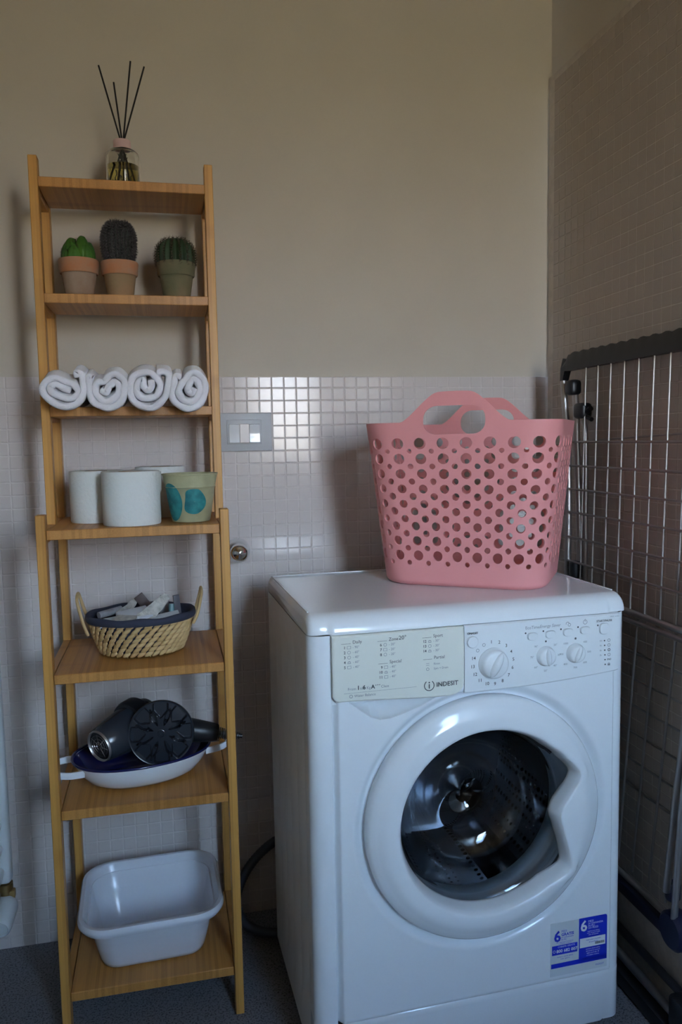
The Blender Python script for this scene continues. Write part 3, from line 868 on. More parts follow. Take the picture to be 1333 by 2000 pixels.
obj('side_tube', MB().tube(catmull([(AX-.004, -.163, 1.262), (AX-.004, -.172, 1.20), (AX-.004, -.186, 1.12), (AX-.006, -.195, .95), (AX-.008, -.19, .60), (AX-.008, -.17, .05)]), .0075, 12), m_tubeg, airer, 60)
obj('side_tube', MB().tube(catmull([(AX+.004, -.196, 1.255), (AX+.004, -.207, 1.20), (AX+.004, -.211, 1.12), (AX+.006, -.222, .95), (AX+.006, -.225, .84), (AX+.006, -.22, .20)]), .0075, 12), m_tubeg, airer, 60)
obj('side_tube', MB().tube(catmull([(AX+.010, -.228, 1.17), (AX+.010, -.236, 1.14), (AX+.010, -.240, 1.0), (AX+.012, -.240, .60)]), .006, 12), m_tubeg, airer, 60)
for c, rx, ry, rz in (((AX, -.200, 1.245), .014, .016, .017), ((AX+.002, -.238, 1.192), .014, .020, .017), ((AX-.002, -.222, .838), .012, .014, .020)):
    j = MB().rbox(c[0]-rx, c[0]+rx, c[1]-ry, c[1]+ry, c[2]-rz, c[2]+rz, min(rx, ry)*.6, 3); obj('joint', j, m_black, airer, 60)
obj('joint', MB().tube([(AX+.002, -.25, 1.186), (AX+.002, -.272, 1.196)], .006, 8).tube([(AX+.002, -.25, 1.180), (AX+.002, -.276, 1.172)], .005, 8), m_black, airer, 60)
for z in (.703, .649, .595, .539, .481, .427):
    obj('wire', MB().tube([(AX+.006, -.22, z), (AX+.006, YB, z)], .0024 if z > .43 else .0034, 8), m_alu, airer)
for y0, y1 in ((-.345, -.30), (-.400, -.345), (-.455, -.400), (-.515, -.450), (-.575, -.505), (-.635, -.56), (-.70, -.62)):
    obj('wire', MB().tube([(AX+.002, y0+.0, .775), (AX+.002, y1+.0, .250)], .0026, 8), m_alu, airer)
obj('lower_bar', MB().rbox(AX-.014, AX+.010, YB, -.20, .196, .222, .005, 2), m_navy, airer, label='dark blue plastic lower bar')
obj('crossbar', MB().tube([(AX-.006, -.20, .236), (AX-.006, -.60, .236)], .006, 10), m_tubeg, airer, 60)
hub = MB().lathe([(.0004, -.018), (.030, -.018), (.036, -.012), (.036, .012), (.030, .016), (.0004, .016)], (AX-.002, -.602, .222), axis='X', n=28)
obj('hub', hub, m_navy, airer, 40)
obj('leg_tube', MB().tube([(AX-.010, -.578, .285), (AX-.010, -.600, .47), (AX-.010, -.665, .90)], .0075, 12), m_tubeg, airer, 60)
obj('leg_tube', MB().tube([(AX-.014, -.608, .25), (AX-.014, -.622, .46), (AX-.014, -.68, .90)], .0065, 12), m_tubeg, airer, 60)
obj('leg_socket', MB().lathe([(.0004, 0), (.012, 0), (.014, .004), (.014, .030), (.010, .034)], (AX+.006, -.575, .265), n=16), m_navy, airer, 60)
obj('foot_bar', MB().tube([(AX-.004, -.18, .055), (AX-.004, YB, .055)], .0085, 12), m_tubeg, airer, 60)
obj('foot_bar', MB().tube([(AX+.018, -.18, .085), (AX+.018, -.70, .085)], .0085, 12), m_hose, airer, 60)
obj('base_bar', MB().rbox(AX-.022, AX+.012, YB, -.17, .002, .034, .006, 2), m_black, airer)
for y in (-.22, -.62):
    obj('end_cap', MB().rbox(AX-.018, AX+.024, y-.022, y+.022, .034, .100, .008, 2), m_black, airer)

# ------------------------------------------------------------ light switch, wall cap, hose, radiator
sw = thing('light_switch', 'pale grey rectangular switch plate with two glossy white rockers on the tiled wall', 'switch', (.048, 0, 1.16))
obj('cover_plate', MB().rbox(-.0135, .1105, -.0065, .0014, 1.1165, 1.2030, .0018, 2), m_switch, sw)
obj('module_frame', MB().rbox(.0080, .0870, -.0095, -.005, 1.1325, 1.1880, .0016, 2), m_switch, sw)
cur = lambda x0, x1, m, nm: obj(nm, MB().loft([[(x0, -.0096, 1.1350), (x0, -.0125, 1.1365), (x0, -.0110, 1.150), (x0, -.0112, 1.162), (x0, -.0135, 1.1770), (x0, -.0098, 1.1785)],
      [(x1, -.0096, 1.1350), (x1, -.0125, 1.1365), (x1, -.0110, 1.150), (x1, -.0112, 1.162), (x1, -.0135, 1.1770), (x1, -.0098, 1.1785)]], False, True, True), m, sw, 60)
cur(.0130, .0360, m_rocker, 'rocker'); cur(.0595, .0825, m_rocker, 'rocker')
obj('blank_insert', MB().rbox(.0370, .0585, -.0122, -.009, 1.1350, 1.1785, .0008, 1), mat('insert_pink_reflection', (.56, .50, .48), .25), sw)  # blank between the rockers, a pinkish reflection put into its base colour

cap = thing('wall_valve_cap', 'round chrome valve cap on the tiled wall beside the shelving unit', 'valve cap', (.0255, 0, .886))
obj('flange', MB().lathe([(.0285, -.0015), (.0290, .003), (.0288, .012), (.0265, .020), (.0235, .026), (.0205, .030)], (.0245, 0, .888), axis='-Y', n=48), m_chrome, cap, 60)
obj('cap', MB().lathe([(.0200, .026), (.0205, .032), (.0200, .050), (.0190, .055), (.0165, .0575), (.0145, .0560), (.0125, .0575), (.0004, .0600)], (.0245, 0, .888), axis='-Y', n=48), m_chrome, cap, 50)

hp = catmull([(.150, -.105, .245), (.110, -.075, .222), (.070, -.060, .195), (.030, -.055, .155), (.002, -.058, .110), (-.008, -.066, .070), (.004, -.082, .034), (.035, -.100, .017), (.075, -.115, .014), (.135, -.125, .014)], 14)
hr = [.0105 + (.0008 if k % 2 else -.0004) for k in range(len(hp))]
hs = obj('drain_hose', MB().tube(hp, hr, 14), m_hose, None, 60)
tag(hs, 'dark grey drain hose looping out behind the washing machine', 'hose')

rad = thing('radiator', 'white towel radiator with rounded rails at the left edge', 'radiator', (-.52, -.4, .2))
obj('collector', MB().rbox(-.512, -.476, -.150, -.118, .232, 1.02, .010, 3), m_rad, rad, 60)
obj('collector', MB().rbox(-.512, -.476, -.700, -.668, .232, 1.02, .010, 3), m_rad, rad, 60)
for k in range(15):
    z = .262+k*.050
    p_ = catmull([(-.500, -.135, z), (-.497, -.21, z), (-.494, -.41, z), (-.497, -.61, z), (-.500, -.685, z)], 6)
    obj('rail', MB().tube(p_, .0115, 14), m_rad, rad, 60)
obj('bracket', MB().rbox(-.602, -.512, -.145, -.125, .60, .62, .002, 1), m_rad, rad)
vl = obj('valve', MB().lathe([(.009, 0), (.011, .006), (.011, .022), (.014, .026), (.014, .040)], (-.490, -.134, .190), n=20, cap0=True, cap1=True).rbox(-.499, -.472, -.142, -.126, .196, .214, .003, 2), m_brass, rad, 40)
hd = Vector((-.10, -1, -.28)).normalized()
obj('thermostatic_head', MB().lathe([(.0004, -.004), (.016, -.004), (.022, .004), (.0245, .014), (.0245, .060), (.0235, .066), (.020, .070), (.0175, .068), (.0004, .070)], (-.489, -.132, .186), d=hd, n=36), m_rad, vl, 40)

# ------------------------------------------------------------ reed diffuser
dx, dy, dz = -.1915, -.125, 1.642
df = thing('reed_diffuser', 'glass reed diffuser with yellow oil and four black reeds on the top shelf', 'reed diffuser', (dx, dy, dz))
obj('bottle', MB().lathe([(.0004, 0), (.029, 0), (.0320, .003), (.0325, .008), (.0325, .068), (.0315, .074), (.027, .079), (.018, .081), (.0155, .084), (.0155, .088), (.0135, .088), (.0135, .082), (.017, .078), (.026, .0765), (.0295, .073), (.0303, .067), (.0303, .008), (.029, .0045), (.0004, .004)], (dx, dy, dz), n=48), m_clear, df, 180)
obj('oil', MB().lathe([(.0004, .0046), (.028, .0050), (.0298, .0085), (.0298, .050), (.0004, .050)], (dx, dy, dz), n=40), m_oil, df, 60)
obj('collar', MB().lathe([(.0140, .0835), (.0170, .0835), (.0172, .086), (.0172, .099), (.0165, .100), (.006, .100)], (dx, dy, dz), n=36), m_blush, df, 40)
lf_ = MB()
for k in range(34):
    a = random.uniform(0, 2*pi); rr_ = random.uniform(.010, .027); z = dz+.008+random.uniform(0, .036)
    p0 = Vector((dx+rr_*cos(a), dy+rr_*sin(a), z)); p1 = p0+Vector((random.uniform(-.004, .004), random.uniform(-.004, .004), random.uniform(.007, .015)))
    lf_.tube([p0, (p0+p1)/2+Vector((.001, 0, 0)), p1], [.0003, .0009, .0003], 5)
for k in range(9):
    a = 2*pi*k/9; p0 = Vector((dx, dy, dz+.060)); p1 = p0+Vector((.010*cos(a), .010*sin(a), .010*sin(a*2)+.008)); lf_.tube([p0, (p0+p1)/2, p1], [.0008, .002, .0004], 6)
lf_.tube([(dx, dy, dz+.012), (dx+.001, dy, dz+.072)], .0012, 6)
obj('dried_sprigs', lf_, m_cact2, df, 60, kind='stuff')
for tx, tz, bx in ((-.2305, 1.887, -.1945), (-.2028, 1.8555, -.1915), (-.1686, 1.8970, -.1885), (-.1424, 1.8885, -.1870)):
    d = Vector((tx-bx, random.uniform(-.01, .01), tz-1.745)); base = Vector((bx, dy, 1.745)); p0 = base - d*(.088/d.z)
    obj('reed', MB().tube([p0, base+d], .00165, 8), m_reed, df, 60)

# ------------------------------------------------------------ potted cacti
def pot(t, cx, cy, z0, R, H, mr, mb_, nm='pot'):
    rh = H*.34; r1 = R*.88; r0 = R*.66
    obj('pot', MB().lathe([(.0004, 0), (r0-.003, 0), (r0, .002), (r1-.001, H-rh), (r1*.93, H-rh+.004), (r1*.90, H-.012), (.0004, H-.014)], (cx, cy, z0), n=44), mb_, t, 40)
    obj('pot_rim', MB().lathe([(r1-.001, H-rh+.0005), (R-.004, H-rh-.001), (R-.0022, H-rh+.001), (R, H-.003), (R-.0012, H), (R-.0055, H), (R-.007, H-.002), (r1*.93-.001, H-.012)], (cx, cy, z0), n=44), mr, t, 40)
    sm_b = MB(); n = 24
    rg = [[(cx+r*cos(2*pi*k/n), cy+r*sin(2*pi*k/n), z0+H-.010+random.uniform(-.0008, .0015)) for k in range(n)] for r in (r1*.92, r1*.7, r1*.4, .0005)]
    obj('soil', sm_b.loft(rg), m_soil, t, 60)
def spikes(mb, c, n, L, r=.0004, k=7, spread=.75):
    c = Vector(c); n = Vector(n).normalized(); a = n.orthogonal().normalized(); b = n.cross(a)
    for i in range(k):
        t = 2*pi*i/k+random.random(); d = (n + (a*cos(t)+b*sin(t))*spread*random.uniform(.6, 1.2)).normalized()
        p = c + d*L*random.uniform(.7, 1.15); w = d.orthogonal().normalized()*r; w2 = d.cross(w)
        mb.add([c+w, c-w*.5+w2*.87, c-w*.5-w2*.87, p], [(0, 1, 3), (1, 2, 3), (2, 0, 3)])
def ribbed(cx, cy, z0, rfun, H, ribs_, depth, n_r=26, n_a=96, seed=0):
    rg = []; 
    for i in range(n_r+1):
        t = i/n_r; r = rfun(t)
        rg.append([(cx + r*(1-depth*(.5+.5*cos(ribs_*2*pi*k/n_a)))*cos(2*pi*k/n_a), cy + r*(1-depth*(.5+.5*cos(ribs_*2*pi*k/n_a)))*sin(2*pi*k/n_a), z0+H*t) for k in range(n_a)])
    return MB().loft(rg)
CY = -.128; Z2 = 1.427
t1 = thing('potted_cactus', 'bright green knobbly cactus in a pale terracotta pot, leftmost on the second shelf', 'cactus', (-.2855, CY, Z2), 'potted cacti on the second shelf')
pot(t1, -.2855, CY, Z2, .0395, .078, m_terra, m_terra1)
cb = MB()
def lump(c, rx, ry, rz, ribs_, mb):
    n_a, n_r = 40, 14; rg = []
    for i in range(n_r+1):
        th = pi*.62*(1-i/n_r); r = sin(th); z = cos(th)
        rg.append([(c[0]+rx*r*(1+.13*abs(sin(ribs_/2*2*pi*k/n_a)))*cos(2*pi*k/n_a), c[1]+ry*r*(1+.13*abs(sin(ribs_/2*2*pi*k/n_a)))*sin(2*pi*k/n_a), c[2]+rz*z*(1+.04*sin(9*k+i))) for k in range(n_a)])
    mb.loft(rg)
for c, rx, ry, rz in (((-.297, CY, 1.518), .0150, .022, .0300), ((-.2765, CY-.004, 1.517), .0140, .021, .0345), ((-.2640, CY+.002, 1.509), .0115, .016, .032), ((-.3065, CY-.002, 1.509), .0105, .016, .028), ((-.2690, CY-.014, 1.508), .013, .012, .027), ((-.291, CY-.018, 1.506), .014, .011, .026), ((-.303, CY-.014, 1.502), .010, .011, .025)):
    lump(c, rx, ry, rz, 7, cb)
obj('stem', cb, m_cact1, t1, 180)
sp = MB()
for k in range(70):
    a = random.uniform(0, 2*pi); e = random.uniform(.1, 1.2); d = Vector((cos(a)*cos(e), sin(a)*cos(e), sin(e)))
    spikes(sp, (-.285+d.x*.031, CY+d.y*.027, 1.512+d.z*.033), d, .0060, .0006, 4)
obj('spines', sp, m_spineb, t1, 0, kind='stuff')
t2 = thing('potted_cactus', 'tall dark cactus thick with grey spines in an orange-rimmed terracotta pot', 'cactus', (-.2065, CY, Z2), 'potted cacti on the second shelf')
pot(t2, -.2065, CY, Z2, .0375, .076, m_terra, m_terra2)
def rf2(t): return .0315*sqrt(max(0, 1-max(0, (t-.62)/.38)**2.2))*(.72+.28*sstep(0, .45, t))+.0003
obj('stem', ribbed(-.206, CY, 1.488, rf2, .098, 13, .16), m_cact2, t2, 180)
sp = MB()
for k in range(26):
    a = 2*pi*(k+.5)/26
    for i in range(17):
        t = (i+.5+(k%2)*.4)/17.9; r = rf2(t)
        spikes(sp, (-.206+r*cos(a), CY+r*sin(a), 1.488+.098*t), (cos(a), sin(a), .25+ (t-.6)*2 if t > .6 else .2), .0078, .00085, 11, 1.2)
obj('spines', sp, m_spine, t2, 0, kind='stuff')
t3 = thing('potted_cactus', 'round ribbed green cactus in a mossy dark terracotta pot, rightmost on the second shelf', 'cactus', (-.0945, CY, Z2), 'potted cacti on the second shelf')
pot(t3, -.0945, CY, Z2, .0395, .078, m_terrag, m_terrag)
def rf3(t): return .0395*sqrt(max(0, 1-abs((t-.40)/.62)**2.4))+.0003
obj('stem', ribbed(-.0945, CY, 1.492, rf3, .062, 16, .20), m_cact3, t3, 180)
sp = MB()
for k in range(16):
    a = 2*pi*(k+.5)/16
    for i in range(11):
        t = .08+.9*(i+.5)/11; r = rf3(t)
        spikes(sp, (-.0945+r*cos(a), CY+r*sin(a), 1.492+.062*t), (cos(a), sin(a), max(-.2, (t-.45)*3)), .0085, .00065, 6, .9)
obj('spines', sp, m_spineb, t3, 0, kind='stuff')

# ------------------------------------------------------------ rolled towels
def cx_(px): return -.3517+((70+px/3.7028)-78)*.0009056
def cz_(py): return 1.2415-((710+py/3.7)-760)*.00093
def roll(path, th, label):
    """path: centre line of the folded cloth seen end-on (photo crop units), th: cloth thickness"""
    P_ = catmull([(cx_(a), 0, cz_(b)) for a, b in path], 9); h = th/2; n = len(P_)
    cxm = sum(p.x for p in P_)/n
    t = MB(); rings = []
    ys = [-.262, -.258, -.250, -.21, -.16, -.11, -.072, -.068, -.066]
    sh = [.55, .85, 1, 1, 1, 1, 1, .85, .5]
    for y, s in zip(ys, sh):
        L = []; Rr = []
        for i, p in enumerate(P_):
            d = (P_[min(i+1, n-1)]-P_[max(i-1, 0)]).normalized(); nn = Vector((-d.z, 0, d.x))
            w = h*s*(1 + .05*sin(i*.45+y*50))
            if i in (0, n-1): w *= .35
            elif i in (1, n-2): w *= .8
            wob = Vector((.0006*sin(i*.31+y*40), 0, .0006*cos(i*.37+y*35)))
            lift = .0125*sstep(-.235, -.205, y)
            q = p + wob + Vector((0, 0, lift)); q.y = y
            L.append(q+nn*w); Rr.append(q-nn*w)
        ring = L+Rr[::-1]
        for q in ring:
            if y > -.215: q.x = min(max(q.x, -.3435), -.0365); q.z = max(q.z, 1.2125)
            else: q.z = max(q.z, 1.196)
        rings.append(ring)
    t.loft(rings, True)
    # end faces between the two sides of the cloth
    for ri in (0, len(rings)-1):
        m_ = 2*n; b = ri*m_
        for i in range(n-1):
            q = (b+i, b+i+1, b+m_-2-i, b+m_-1-i); t.f.append(q if ri else q[::-1])
    o = obj('rolled_towel', t, m_towel, None, 180); tag(o, label, 'towel', 'rolled white towels on the third shelf')
    return o
TH = .0136
roll([(305, 95), (300, 62), (330, 70), (340, 130), (345, 190), (320, 255), (270, 300), (200, 312), (120, 285), (65, 240), (45, 180), (75, 120), (140, 100), (210, 125), (270, 150), (300, 190), (285, 235), (230, 250), (160, 235), (110, 200), (100, 168), (140, 150), (200, 178), (250, 190)], TH, 'rolled white terry towel, leftmost of the four, ending in a raised folded tail')
roll([(400, 95), (385, 100), (382, 170), (392, 240), (430, 295), (500, 322), (570, 312), (625, 265), (650, 190), (640, 115), (590, 75), (530, 85), (500, 130), (450, 130), (425, 175), (440, 225), (480, 275), (540, 265), (590, 225), (608, 170), (575, 135), (535, 160), (505, 205), (465, 190)], TH, 'rolled white terry towel, second from the left, with a heart-shaped fold')
roll([(890, 60), (950, 55), (985, 80), (980, 150), (955, 230), (900, 300), (820, 328), (740, 300), (695, 240), (690, 160), (715, 95), (780, 58), (850, 65), (900, 115), (915, 180), (885, 230), (830, 255), (770, 245), (735, 210), (745, 150), (780, 115), (790, 160), (815, 190), (850, 165), (850, 115)], TH, 'rolled white terry towel, third from the left, with an open dark hole at its centre')
roll([(1080, 95), (1040, 90), (1020, 150), (1005, 220), (1030, 290), (1100, 330), (1180, 325), (1240, 270), (1265, 190), (1250, 110), (1200, 65), (1140, 70), (1112, 120), (1075, 150), (1060, 210), (1085, 265), (1140, 285), (1195, 255), (1222, 195), (1210, 135), (1165, 115), (1140, 155), (1130, 200), (1165, 215), (1180, 180)], TH, 'rolled white terry towel, rightmost of the four, tightly coiled')

# ------------------------------------------------------------ toilet rolls and papered pot
def troll(x, y, r, h, label):
    z0 = .9855
    t = thing('toilet_roll', label, 'toilet roll', (x, y, z0), 'toilet rolls on the fourth shelf')
    n = 64; rg = []
    for i, (q, z) in enumerate([(.40, .001), (.97, 0), (1, .003), (1, h*.25), (1, h*.5), (1, h*.75), (1, h-.003), (.975, h), (.40, h-.001)]):
        rg.append([(x+r*q*(1+.004*sin(3*k*.2+i))*cos(2*pi*k/n), y+r*q*(1+.004*sin(k*.3+i))*sin(2*pi*k/n), z0+z) for k in range(n)])
    obj('paper', MB().loft(rg), m_paper, t, 50)
    obj('core', MB().lathe([(r*.41, 0), (r*.41, h-.0005), (r*.37, h-.0005), (r*.37, 0)], (x, y, z0), n=32), m_core, t, 40)
    if 'front' in label:
        fl = MB(); rr = []
        for k in range(12):
            a = radians(-28+k*2.6); rr.append([(x+(r+.0012+.0015*(k/11))*cos(a), y+(r+.0012+.0015*(k/11))*sin(a), z0+z) for z in (.062+.004*sin(k*2.1), .08, h-.002)])
        obj('loose_sheet', fl.loft(rr, False), m_paper, t, 60)
troll(-.1965, -.2680, .0540, .1010, 'white toilet roll standing in front, beside the green pot')
troll(-.2660, -.1830, .0520, .1010, 'white toilet roll standing behind at the left, partly hidden')
troll(-.1430, -.1150, .0510, .1040, 'white toilet roll standing at the back behind the green pot')
px_, py_, pz_ = -.0855, -.2600, .9855
tp = thing('flower_pot', 'pale green papered pot with two teal leaf shapes beside the toilet rolls', 'pot', (px_, py_, pz_))
pr = [(.0004, .001), (.0355, .001), (.0372, .004), (.0475, .066), (.0492, .068), (.0485, .070), (.0525, .0905), (.0538, .0915), (.0538, .0935), (.0520, .0940), (.0505, .0925), (.0465, .068), (.0355, .006), (.0004, .005)]
obj('pot_wall', MB().lathe(pr, (px_, py_, pz_), n=56), m_potg, tp, 40)
def leaf(a0, z0, w, h, lobes, mb):
    n = 40; pts_ = []
    def P3(a, z, o=.0007):
        t = (z-.004)/(.066-.004); r = .0372+(.0475-.0372)*t + o
        if z > .066: r = .0485+(z-.069)*.19+o
        return (px_+r*sin(a), py_-r*cos(a), pz_+z)
    rings = []
    for q in (1, .75, .5, .25, .02):
        rings.append([P3(a0+q*(w*cos(2*pi*k/n))*(1+lobes*cos(3*2*pi*k/n+.6)), z0+q*h*sin(2*pi*k/n)*(1+lobes*.6*cos(2*2*pi*k/n)), .0006+.0005*(1-q)) for k in range(n)])
    mb.loft(rings)
l1 = MB(); leaf(-.93, .040, .52, .037, .03, l1); obj('leaf_shape', l1, m_teal, tp, 60, label='tall teal oval leaf')
l2 = MB(); leaf(.14, .041, .48, .027, .17, l2); obj('leaf_shape', l2, m_teal, tp, 60, label='teal three-lobed leaf')
obj('leaf_stalk', MB().tube([(px_-.034, py_-.0345, pz_+.077), (px_-.029, py_-.0395, pz_+.080), (px_-.022, py_-.0445, pz_+.086)], .0008, 6), m_teal, tp, 60)

# ------------------------------------------------------------ cane basket with small things
kx, ky, kz = -.1905, -.190, .7185
kb = thing('cane_basket', 'oval woven cane basket with a navy cloth rim and two loop handles', 'basket', (kx, ky, kz))
def oval(rx, ry, z, n=72, ph=0): return [(kx+rx*cos(2*pi*k/n+ph), ky+ry*sin(2*pi*k/n+ph), kz+z) for k in range(n)]
A0, B0, A1, B1, HK = .080, .066, .1040, .0860, .070
ab = lambda t: (A0+(A1-A0)*t**.8, B0+(B1-B0)*t**.8)
wv = MB()
rows = 7; nc = 36
for r in range(rows):
    t = (r+.55)/rows; a, b = ab(t); zc = kz+.003+HK*t*.98
    for k in range(nc):
        an = 2*pi*(k+(.5 if r % 2 else 0))/nc
        c = Vector((kx+a*cos(an), ky+b*sin(an), zc))
        tan = Vector((-a*sin(an), b*cos(an), 0)).normalized(); outv = Vector((b*cos(an), a*sin(an), 0)).normalized()
        L = 2*pi*sqrt((a*a+b*b)/2)/nc
        m_ = Matrix((tan, outv, Vector((0, 0, 1)))).transposed()
        tilt = radians(33) + random.uniform(-.08, .08)
        m_ = m_ @ Matrix.Rotation(-tilt, 3, 'Y') @ Matrix.Rotation(radians(14), 3, 'Z')
        wv.ball(c, L*.80, .0036, .0045, m_, 8, 6)
obj('woven_wall', wv, m_cane, kb, 180, kind='stuff')
st_ = MB()
for k in range(23):
    an = 2*pi*k/23; (a, b), (c, d) = ab(.02), ab(1)
    st_.tube([(kx+a*.985*cos(an), ky+b*.985*sin(an), kz+.002), (kx+c*.985*cos(an), ky+d*.985*sin(an), kz+HK)], .0016, 5)
obj('stake', st_, m_cane, kb, 60, kind='stuff')
lin = MB(); rg = [oval(.001, .001, .004)]
for t in (0, .25, .5, .75, 1): a, b = ab(t); rg.append(oval(a-.006, b-.006, .004+HK*t))
obj('lining', lin.loft(rg), m_navyc, kb, 180)
rmm = MB(); a, b = A1, B1
rg = [oval(a+.0025, b+.0025, HK-.003), oval(a+.0045, b+.0045, HK+.000), oval(a+.0055, b+.0055, HK+.005), oval(a+.0045, b+.0045, HK+.0095), oval(a+.001, b+.001, HK+.0120), oval(a-.003, b-.003, HK+.011), oval(a-.0055, b-.0055, HK+.006), oval(a-.0065, b-.0065, HK-.006)]
for i, q in enumerate(rg):
    rg[i] = [(x, y, z+.0014*sin(7*atan2(y-ky, x-kx))*(1 if i > 1 else 0)) for x, y, z in q]
obj('cloth_rim', rmm.loft(rg), m_navyc, kb, 180)
for s, top_, zb in ((-1, .118, .045), (1, .116, .056)):
    X = kx+s*.1115
    p_ = catmull([(X-s*.010, ky-.036, kz+zb), (X+s*.000, ky-.034, kz+.075), (X+s*.008, ky-.026, kz+top_-.010), (X+s*.010, ky-.015, kz+top_), (X+s*.010, ky+.012, kz+top_+.004), (X+s*.008, ky+.024, kz+top_-.008), (X-s*.000, ky+.031, kz+.078), (X-s*.010, ky+.034, kz+.05)], 6)
    obj('loop_handle', MB().tube(p_, .0032, 8), m_cane, kb, 60)
def R3(ax, ay, az): return Matrix.Rotation(az, 3, 'Z') @ Matrix.Rotation(ay, 3, 'Y') @ Matrix.Rotation(ax, 3, 'X')
def sundry(name, label, c, sx, sy, sz, rot, m, extra=None, r=.001):
    t = MB().rbox(c[0]-sx/2, c[0]+sx/2, c[1]-sy/2, c[1]+sy/2, c[2]-sz/2, c[2]+sz/2, min(r, sx*.3, sy*.3, sz*.3), 2, R3(*rot))
    o = obj(name, t, m, None, 35); tag(o, label, name.replace('_', ' '), 'small things in the cane basket'); return o
m_greyp = mat('grey_wrapper', (.34, .34, .36), .4, noise=.3, nscale=80)
m_brownp = mat('dark_brown_card', (.085, .06, .055), .5)
m_whitep = mat('white_card', (.66, .68, .72), .5)
m_foil = mat('crinkled_pale_foil', (.55, .53, .48), .35, noise=.4, nscale=90, bump=1, bscale=140)
m_darkp = mat('dark_grey_card', (.09, .085, .10), .5)
m_tealg = mat('teal_glass', (.12, .22, .24), .15)
zr = kz+HK+.003
sundry('sachet_box', 'flat white box lying in the middle of the cane basket', (kx-.012, ky-.030, zr+.006), .062, .044, .008, (.30, -.10, .35), m_whitep)
sundry('sachet_box', 'grey-edged white box lying under the pale foil sachet', (kx-.028, ky-.052, zr+.002), .040, .022, .012, (.25, .05, -.25), m_foil)
sundry('card', 'white card lying flat at the front left of the cane basket', (kx-.058, ky-.040, zr-.002), .046, .030, .003, (.35, -.12, .10), m_whitep)
sundry('card', 'white card lying flat at the right under the foil sachet', (kx+.045, ky-.038, zr+.001), .062, .024, .003, (.30, -.14, .15), m_whitep)
sundry('matchbook', 'dark brown packet standing tilted at the back of the cane basket', (kx+.004, ky+.030, zr+.020), .020, .006, .036, (.1, -.62, .1), m_brownp)
sundry('packet', 'dark grey packet standing upright at the right end of the cane basket', (kx+.072, ky-.012, zr+.016), .013, .005, .046, (.05, -.10, .3), m_darkp)
sundry('packet', 'olive grey packet standing behind the foil sachet', (kx+.046, ky+.020, zr+.014), .017, .006, .040, (.1, .06, .2), m_greyp)
def tubeobj(name, label, p0, p1, r, m):
    o = obj(name, MB().tube([p0, p1], r, 14), m, None, 50); tag(o, label, 'tube' if 'tube' in name else name, 'small things in the cane basket')
tubeobj('cosmetic_tube', 'grey rolled tube lying along the back left of the cane basket', (kx-.082, ky-.012, zr+.006), (kx-.040, ky+.018, zr+.010), .0072, m_greyp)
tubeobj('cosmetic_tube', 'thin pale tube leaning at the back left of the basket', (kx-.046, ky-.002, zr+.006), (kx-.022, ky+.014, zr+.018), .0045, m_foil)
tubeobj('vial', 'small teal glass vial beside the dark grey packet', (kx+.060, ky-.022, zr-.002), (kx+.061, ky-.018, zr+.022), .0058, m_tealg)
fo = MB(); rr = []
for k in range(9):
    t = k/8; c = Vector((kx+.006+.046*t, ky-.042+.022*t, zr-.002+.040*t)); w = .017*(1-.55*t)
    rr.append([c+Vector((w*cos(a)*.8, .3*w*sin(a)+random.uniform(-.001, .001), w*.45*sin(a)*1.0-w*cos(a)*.5+random.uniform(-.0015, .0015))) for a in [2*pi*q/14 for q in range(14)]])
o = obj('foil_sachet', fo.loft(rr, True, True, True), m_foil, None, 20); tag(o, 'crinkled pale foil sachet sticking up at the front of the cane basket', 'sachet', 'small things in the cane basket')
fo = MB(); rr = []
for k in range(6):
    t = k/5; c = Vector((kx-.030+.016*t, ky+.014+.018*t, zr+.004+.018*t)); w = .014*(1-.3*abs(2*t-1))
    rr.append([c+Vector((w*cos(a)*.6, .4*w*sin(a), w*.6*sin(a)+random.uniform(-.002, .002))) for a in [2*pi*q/10 for q in range(10)]])
o = obj('crumpled_wrapper', fo.loft(rr, True, True, True), m_foil, None, 20); tag(o, 'small crumpled pale wrapper beside the dark brown packet', 'wrapper', 'small things in the cane basket')

# ------------------------------------------------------------ enamel dish with hair dryer
ex, ey, ez, ea = -.199, -.198, .4585, radians(13)
dish = thing('enamel_dish', 'white oval enamel dish with a navy rim and two loop handles', 'dish', (ex, ey, ez))
def ov(rx, ry, z, n=80, e=2.2):
    out = []
    for k in range(n):
        a = 2*pi*k/n; x = rx*abs(cos(a))**(2/e)*(1 if cos(a) > 0 else -1); y = ry*abs(sin(a))**(2/e)*(1 if sin(a) > 0 else -1)
        out.append((ex+x*cos(ea)-y*sin(ea), ey+x*sin(ea)+y*cos(ea), ez+z))
    return out
EA, EB, EH = .1400, .1000, .056
outer = [(.001, .001, .002), (EA*.60, EB*.56, .002), (EA*.68, EB*.66, .004), (EA*.78, EB*.78, .012), (EA*.88, EB*.89, .028), (EA*.95, EB*.96, .045), (EA*.985, EB*.985, EH-.003)]
inner = [(EA*.965, EB*.96, EH-.003), (EA*.93, EB*.93, .044), (EA*.86, EB*.86, .028), (EA*.76, EB*.75, .013), (EA*.64, EB*.62, .006), (.001, .001, .0045)]
obj('dish_outside', MB().loft([ov(*q) for q in outer]), m_enw, dish, 180)
obj('dish_inside', MB().loft([ov(*q) for q in inner]), m_enn, dish, 180, label='navy enamel inside')
obj('rim', MB().tube(ov(EA*.985, EB*.985, EH-.001), .0026, 8, closed=True), m_enn, dish, 180, label='navy enamel rim')
def lp(x, y, z): return (ex+x*cos(ea)-y*sin(ea), ey+x*sin(ea)+y*cos(ea), ez+z)
